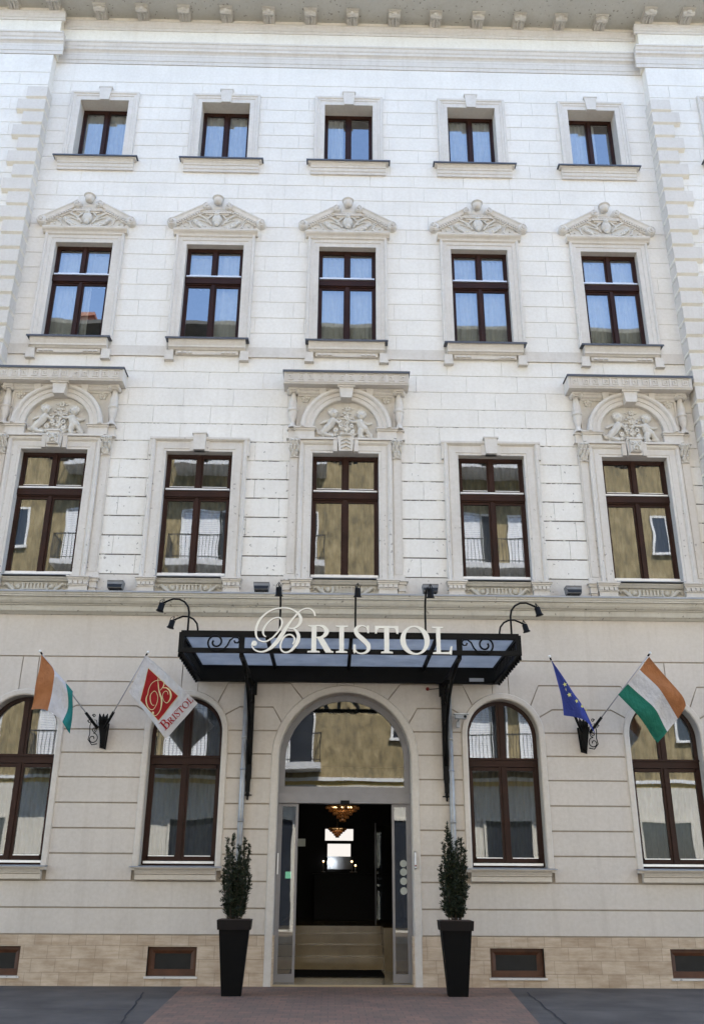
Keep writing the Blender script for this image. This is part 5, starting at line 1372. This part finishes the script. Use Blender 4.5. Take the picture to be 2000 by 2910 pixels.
# ---------------- planters and shrubs
def pot(x, y, label):
    t = thing('planter', label, 'planter', (x, y, 0), 'planters beside the entrance'); t.rotation_euler = (0, 0, .05 if x < 0 else -.03)
    b = MB(); b.frustum(-.150, .150, -.150, .150, .0, -.235, .235, -.235, .235, .96, M['pot']); b.build('body', t)
    b = MB(); r = .27
    b.frustum(-.258, .258, -.258, .258, .93, -r, r, -r, r, 1.07, M['potrim'])
    o = b.build('rim', t)
    b = MB(); b.box(-.235, .235, -.235, .235, 1.07, 1.076, M['soil']); b.build('soil', t)
    return t
pot(-1.69, -1.3, 'tall tapered black planter left of the entrance'); pot(1.80, -1.25, 'tall tapered black planter right of the entrance')
def shrub(x, y, seed, stems, label, fan):
    t = thing('yew_shrub', label, 'shrub', (x, y, 1.06), 'yew shrubs in planters')
    rnd = random.Random(seed); b = MB(); tr = MB(); F_ = M['leaf']
    def sprig(p, d, ln, wd):
        d = Vector(d).normalized(); u = d.orthogonal().normalized(); w = d.cross(u)
        n = 7
        for i in range(n):
            t_ = .1 + .9*i/n; c = p + d*ln*t_; a = rnd.random()*6.28; dr_ = (u*cos(a) + w*sin(a)) + d*.9
            dr_.normalize(); l_ = rnd.uniform(.022, .038); sd = dr_.cross(Vector((rnd.random()-.5, rnd.random()-.5, rnd.random()-.5))).normalized()*wd
            b.add([c-sd, c+sd, c+dr_*l_+sd*.4, c+dr_*l_-sd*.4], [(0,1,2,3)], F_)
    def clump(p, r_):
        for q in range(int(38*r_/.05)):
            a = rnd.random()*6.28; el_ = rnd.uniform(-.3, 1.4); d = Vector((cos(a)*cos(el_), sin(a)*cos(el_), sin(el_)+.35)).normalized()
            c = p + Vector((cos(a)*cos(el_), sin(a)*cos(el_), sin(el_)*1.1))*r_*rnd.uniform(.25, 1.0)
            l_ = rnd.uniform(.024, .045); sd = d.cross(Vector((rnd.random()-.5, rnd.random()-.5, rnd.random()-.5))).normalized()*.0075
            b.add([c-sd, c+sd, c+d*l_+sd*.3, c+d*l_-sd*.3], [(0,1,2,3)], F_)
    for (x0, y0, x1, y1, h, r) in stems:
        x1 *= 1.13; y1 *= 1.13; h -= .05; r *= 1.05
        A = Vector((x0, y0, 0)); B = Vector((x1, y1, h)); mid = (A+B)/2 + Vector(((x1-x0)*.35, (y1-y0)*.35, 0))
        cv = lambda t_: A.lerp(mid, t_).lerp(mid.lerp(B, t_), t_)
        tr.tube([cv(q/6) for q in range(7)], .009, M['bark'], 5, r1=.0025)
        n = int(h/.03)
        for i in range(n+1):
            t_ = i/n
            if t_ < .04 or rnd.random() < .10: continue
            p = cv(t_); w_ = r*(1.25-.68*t_)*(.65+.35*abs(sin(t_*11+x0*70)))
            clump(p, w_*.55)
            if rnd.random() < .75:
                a = rnd.random()*6.28; d = Vector((cos(a), sin(a)*.9, rnd.uniform(.5, 1.1))); q_ = p + d*w_*rnd.uniform(.7, 1.15)
                tr.tube([p, q_], .003, M['bark'], 4, r1=.0015); clump(q_, w_*.38)
    b.build('foliage', t, normals=False); tr.build('stems', t)
    return t
rn = random.Random(11)
SL = [(-.08,.0,-.15,.02,1.24,.055), (-.03,.03,-.075,.0,1.30,.05), (.06,-.03,.10,-.03,1.24,.055), (.08,.03,.155,.03,1.14,.055), (.0,-.06,.03,-.08,1.12,.06), (-.05,-.06,-.10,-.1,1.02,.07), (.06,-.07,.13,-.1,.94,.07), (-.02,.07,.02,.12,1.05,.07), (-.10,.03,-.19,.04,.78,.07), (.10,-.0,.185,.0,.74,.07), (0,0,-.02,-.02,.85,.10), (.03,0,.06,.0,.80,.10), (-.04,0,-.07,0,.72,.10)]
SR = [(-.02,0,-.075,.0,1.50,.055), (.02,.02,-.03,.0,1.34,.07), (.06,-.02,.12,-.02,1.27,.055), (.0,-.05,.05,-.06,1.22,.07), (-.05,-.04,-.13,-.05,1.18,.06), (.08,.02,.165,.02,1.08,.07), (-.02,.07,.02,.12,1.1,.08), (-.09,.02,-.175,.02,.86,.07), (.08,-.05,.16,-.07,.84,.08), (0,0,-.02,-.02,1.0,.12), (.03,0,.06,.0,.92,.12), (-.05,0,-.09,0,.84,.11)]
shrub(-1.70, -1.3, 3, SL, 'dark yew shrub with separate upright tips in the left planter', 0)
shrub(1.80, -1.25, 5, SR, 'dark dense yew shrub with one tall pointed tip in the right planter', 0)

# ---------------- ground
def sheet(name, pts, z, mat, kind='structure', thick=None):
    b = MB(); b.add([(x, y, z) for x, y in pts], [tuple(range(len(pts)))], mat); o = b.build(name, None, normals=False)
    if kind: o['kind'] = kind
    return o
sheet('ground', [(-300, -300), (300, -300), (300, 300), (-300, 300)], -.16, M['road'])
b = MB(); b.box(-60, 60, -5.2, .6, -.3, 0, M['asphalt']); o = b.build('pavement'); o['kind'] = 'structure'
b = MB(); b.box(-60, 60, -5.36, -5.2, -.3, .004, M['kerb']); o = b.build('kerb'); o['kind'] = 'structure'
b = MB(); b.box(-60, 60, -30, -14.6, -.3, 0, M['asphalt']); o = b.build('far_pavement'); o['kind'] = 'structure'
b = MB(); b.box(-60, 60, -14.6, -14.45, -.3, .004, M['kerb']); o = b.build('far_kerb'); o['kind'] = 'structure'
sheet('road', [(-60, -14.45), (60, -14.45), (60, -5.36), (-60, -5.36)], -.15, M['road'])
sheet('brick_path', [(-2.62, -.012), (-2.42, -5.2), (2.35, -5.2), (2.80, -.012)], .004, M['brick'])
b = MB()
def band(p, q, w, z=.008, mat='crack'):
    d = (Vector(q)-Vector(p)).normalized(); n = Vector((-d.y, d.x))*w/2
    P_ = Vector(p); Q_ = Vector(q); b.add([(*(P_-n), z), (*(Q_-n), z), (*(Q_+n), z), (*(P_+n), z)], [(0,1,2,3)], M[mat])
rn = random.Random(9)
def crack(p, q, w=.014, n=14, jit=.02):
    pts = [(lerp(p[0], q[0], i/n)+rn.uniform(-jit, jit), lerp(p[1], q[1], i/n)+rn.uniform(-jit, jit)) for i in range(n+1)]
    for a, c in zip(pts, pts[1:]): band(a, c, w)
crack((-6.5, -2.9), (-2.72, -3.1)); crack((-3.1, -.9), (-2.72, -4.4), .02); crack((2.98, -.7), (2.74, -4.4), .02); crack((2.75, -2.9), (6.5, -3.15)); crack((4.9, -3.1), (4.6, -5.1), .014)
o = b.build('pavement_joints'); o['kind'] = 'structure'

# ---------------- building across the street (seen in the panes)
opp = thing('apartment_building', 'ochre apartment building with balconies across the street, mirrored in the panes', 'building', (0, -18, 0))
def ob(name, fn, parent=opp):
    b = MB(); fn(b); return b.build(name, parent)
H = 24.5
ob('wall', lambda b: (b.box(-22, 22, -9, 0, 5.2, H, M['ochre'])))
ob('ground_floor', lambda b: (b.box(-22, 22, -9, .03, 0, 5.05, M['owhite']), b.box(-22, 22, -9, .035, 5.05, 5.2, M['yellow'])))
ob('string_course', lambda b: b.box(-22, 22, -.3, .12, 5.2, 5.32, M['white']))
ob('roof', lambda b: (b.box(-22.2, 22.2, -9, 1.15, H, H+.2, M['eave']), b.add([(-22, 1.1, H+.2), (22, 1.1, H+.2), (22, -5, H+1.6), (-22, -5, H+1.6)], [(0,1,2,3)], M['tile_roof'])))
ob('chimney', lambda b: (b.box(-12.2, -11.5, -1.4, -.4, H, H+1.5, M['tile_roof']), b.box(-12.25, -11.45, -1.5, -.3, H+1.4, H+1.55, M['tile_roof'])))
ob('chimney', lambda b: (b.box(14.0, 14.6, -2.5, -1.2, H, H+1.6, M['tile_roof'])))
SL_Z = [5.75, 9.6, 13.5, 17.9, 21.8]
for (bx0_, bx1_, dp) in ((-6.9, -.6, 1.25), (-11.5, -9.0, 1.1), (4.4, 9.3, 1.25), (-19.5, -15.2, 1.25), (16, 21, 1.25)):
    for z in SL_Z:
        o = ob('balcony', lambda b: (b.box(bx0_, bx1_, 0, dp, z-.22, z, M['slab'])))
        def rf(b):
            b.box(bx0_, bx1_, dp-.05, dp-.01, z+1.02, z+1.07, M['rail']); b.box(bx0_, bx1_, dp-.05, dp-.01, z+.08, z+.11, M['rail'])
            for sx in (bx0_+.02, bx1_-.02): b.box(sx-.02, sx+.02, 0, dp-.01, z+1.02, z+1.06, M['rail'])
            n = int((bx1_-bx0_)/.14)
            for q in range(n+1):
                x = bx0_ + .02 + (bx1_-bx0_-.04)*q/n; b.box(x-.009, x+.009, dp-.04, dp-.02, z, z+1.03, M['rail'])
            for q in range(9):
                y = dp*q/9; 
                for sx in (bx0_+.02, bx1_-.02): b.box(sx-.009, sx+.009, y, y+.018, z, z+1.03, M['rail'])
        bb = MB(); rf(bb); bb.build('railing', o)
        w = bx1_-bx0_
        def dw(b):
            for a, c, mt in ((.06, .30, 'blind'), (.31, .42, 'winref'), (.55, .78, 'blind'), (.80, .94, 'winref')):
                x0, x1 = bx0_+w*a, bx0_+w*c
                b.box(x0, x1, -.02, .03, z+.02, z+2.5, M[mt]); b.sweep([(x0, z), (x0, z+2.52), (x1, z+2.52), (x1, z)], [(0, 0), (0, .06), (.07, .06), (.07, 0)], M['white'])
        bb = MB(); dw(bb); bb.build('balcony_door', o)
for x in (-13.6, 2.75, 13.75):
    for z in (6.8, 10.6, 14.4, 18.8, 22.6):
        def wf(b):
            b.sweep([(x-.6, z), (x-.6, z+1.6), (x+.6, z+1.6), (x+.6, z)], [(0, .0), (0, .05), (.1, .05), (.1, 0)], M['white']); b.box(x-.75, x+.75, 0, .12, z-.1, z, M['white'])
            b.box(x-.03, x+.03, 0, .05, z, z+1.6, M['white'])
        bb = MB(); wf(bb); o = bb.build('window', opp)
        bb = MB(); bb.box(x-.6, x+.6, -.01, .02, z, z+.8 if (int(x+z) % 2) else z+1.6, M['winref']); 
        if int(x+z) % 2: bb.box(x-.6, x+.6, -.01, .025, z+.8, z+1.6, M['blind'])
        bb.build('pane', o)
for x, w_ in ((-13.2, 1.0), (-5.2, .95), (-2.1, .45), (2.45, .42), (6.35, .85), (12.3, .9)):
    bb = MB(); bb.sweep([(x-w_, .0), (x-w_, 3.8), (x+w_, 3.8), (x+w_, 0)], [(0, .03), (0, .09), (.08, .09), (.08, .03)], M['owhite']); bb.box(x-w_, x+w_, .02, .05, .1, 3.8, M['winref']); bb.build('shop_window', opp)

# ---------------- light, sky, camera
w = bpy.data.worlds.new('World'); sc.world = w; w.use_nodes = True
nt = w.node_tree; bg = nt.nodes['Background']; sky = nt.nodes.new('ShaderNodeTexSky'); sky.sky_type = 'NISHITA'; sky.sun_disc = False
EL, AZ = 55, 28       # sun behind the hotel, to the right
sky.sun_elevation = radians(EL); sky.sun_rotation = radians(AZ); sky.air_density = 1.0; sky.dust_density = 0.6; sky.ozone_density = 1.0
nt.links.new(sky.outputs[0], bg.inputs[0]); bg.inputs[1].default_value = 0.15
sl = bpy.data.lights.new('Sun', 'SUN'); sl.energy = 4.0; sl.angle = radians(.5); sl.color = (1, .95, .86)
so_ = bpy.data.objects.new('Sun', sl); col.objects.link(so_)
sd = Vector((sin(radians(AZ))*cos(radians(EL)), cos(radians(AZ))*cos(radians(EL)), sin(radians(EL))))
so_.rotation_euler = sd.to_track_quat('Z', 'Y').to_euler()

q = (-0.18279797011538207, 17.078009043864064, 1.6, 0.0189633991764399, 0.38857587795308085, 0.006157282059081221, 2060.0)
cx, Dd, h, yaw, pt, rl2, fpx = q
fwd = Vector((sin(yaw)*cos(pt), cos(yaw)*cos(pt), sin(pt))); right = Vector((cos(yaw), -sin(yaw), 0)); up = right.cross(fwd)
c_, s_ = cos(rl2), sin(rl2); a_ = right*c_ + up*s_; b_ = -right*s_ + up*c_
cam = bpy.data.cameras.new('Camera'); co = bpy.data.objects.new('Camera', cam); col.objects.link(co)
Mx = Matrix((( a_.x, b_.x, -fwd.x, cx), (a_.y, b_.y, -fwd.y, -Dd), (a_.z, b_.z, -fwd.z, h), (0, 0, 0, 1)))
co.matrix_world = Mx
cam.sensor_fit = 'VERTICAL'; cam.sensor_height = 24; cam.lens = 24*fpx/2322; cam.clip_end = 1000; cam.clip_start = .05
sc.camera = co
sc.view_settings.view_transform = 'Standard'; sc.view_settings.look = 'None'; sc.view_settings.gamma = 1; sc.view_settings.exposure = 2.3
sc.cycles.max_bounces = 10; sc.cycles.transparent_max_bounces = 16; sc.cycles.diffuse_bounces = 5
sc.cycles.caustics_reflective = False; sc.cycles.caustics_refractive = False
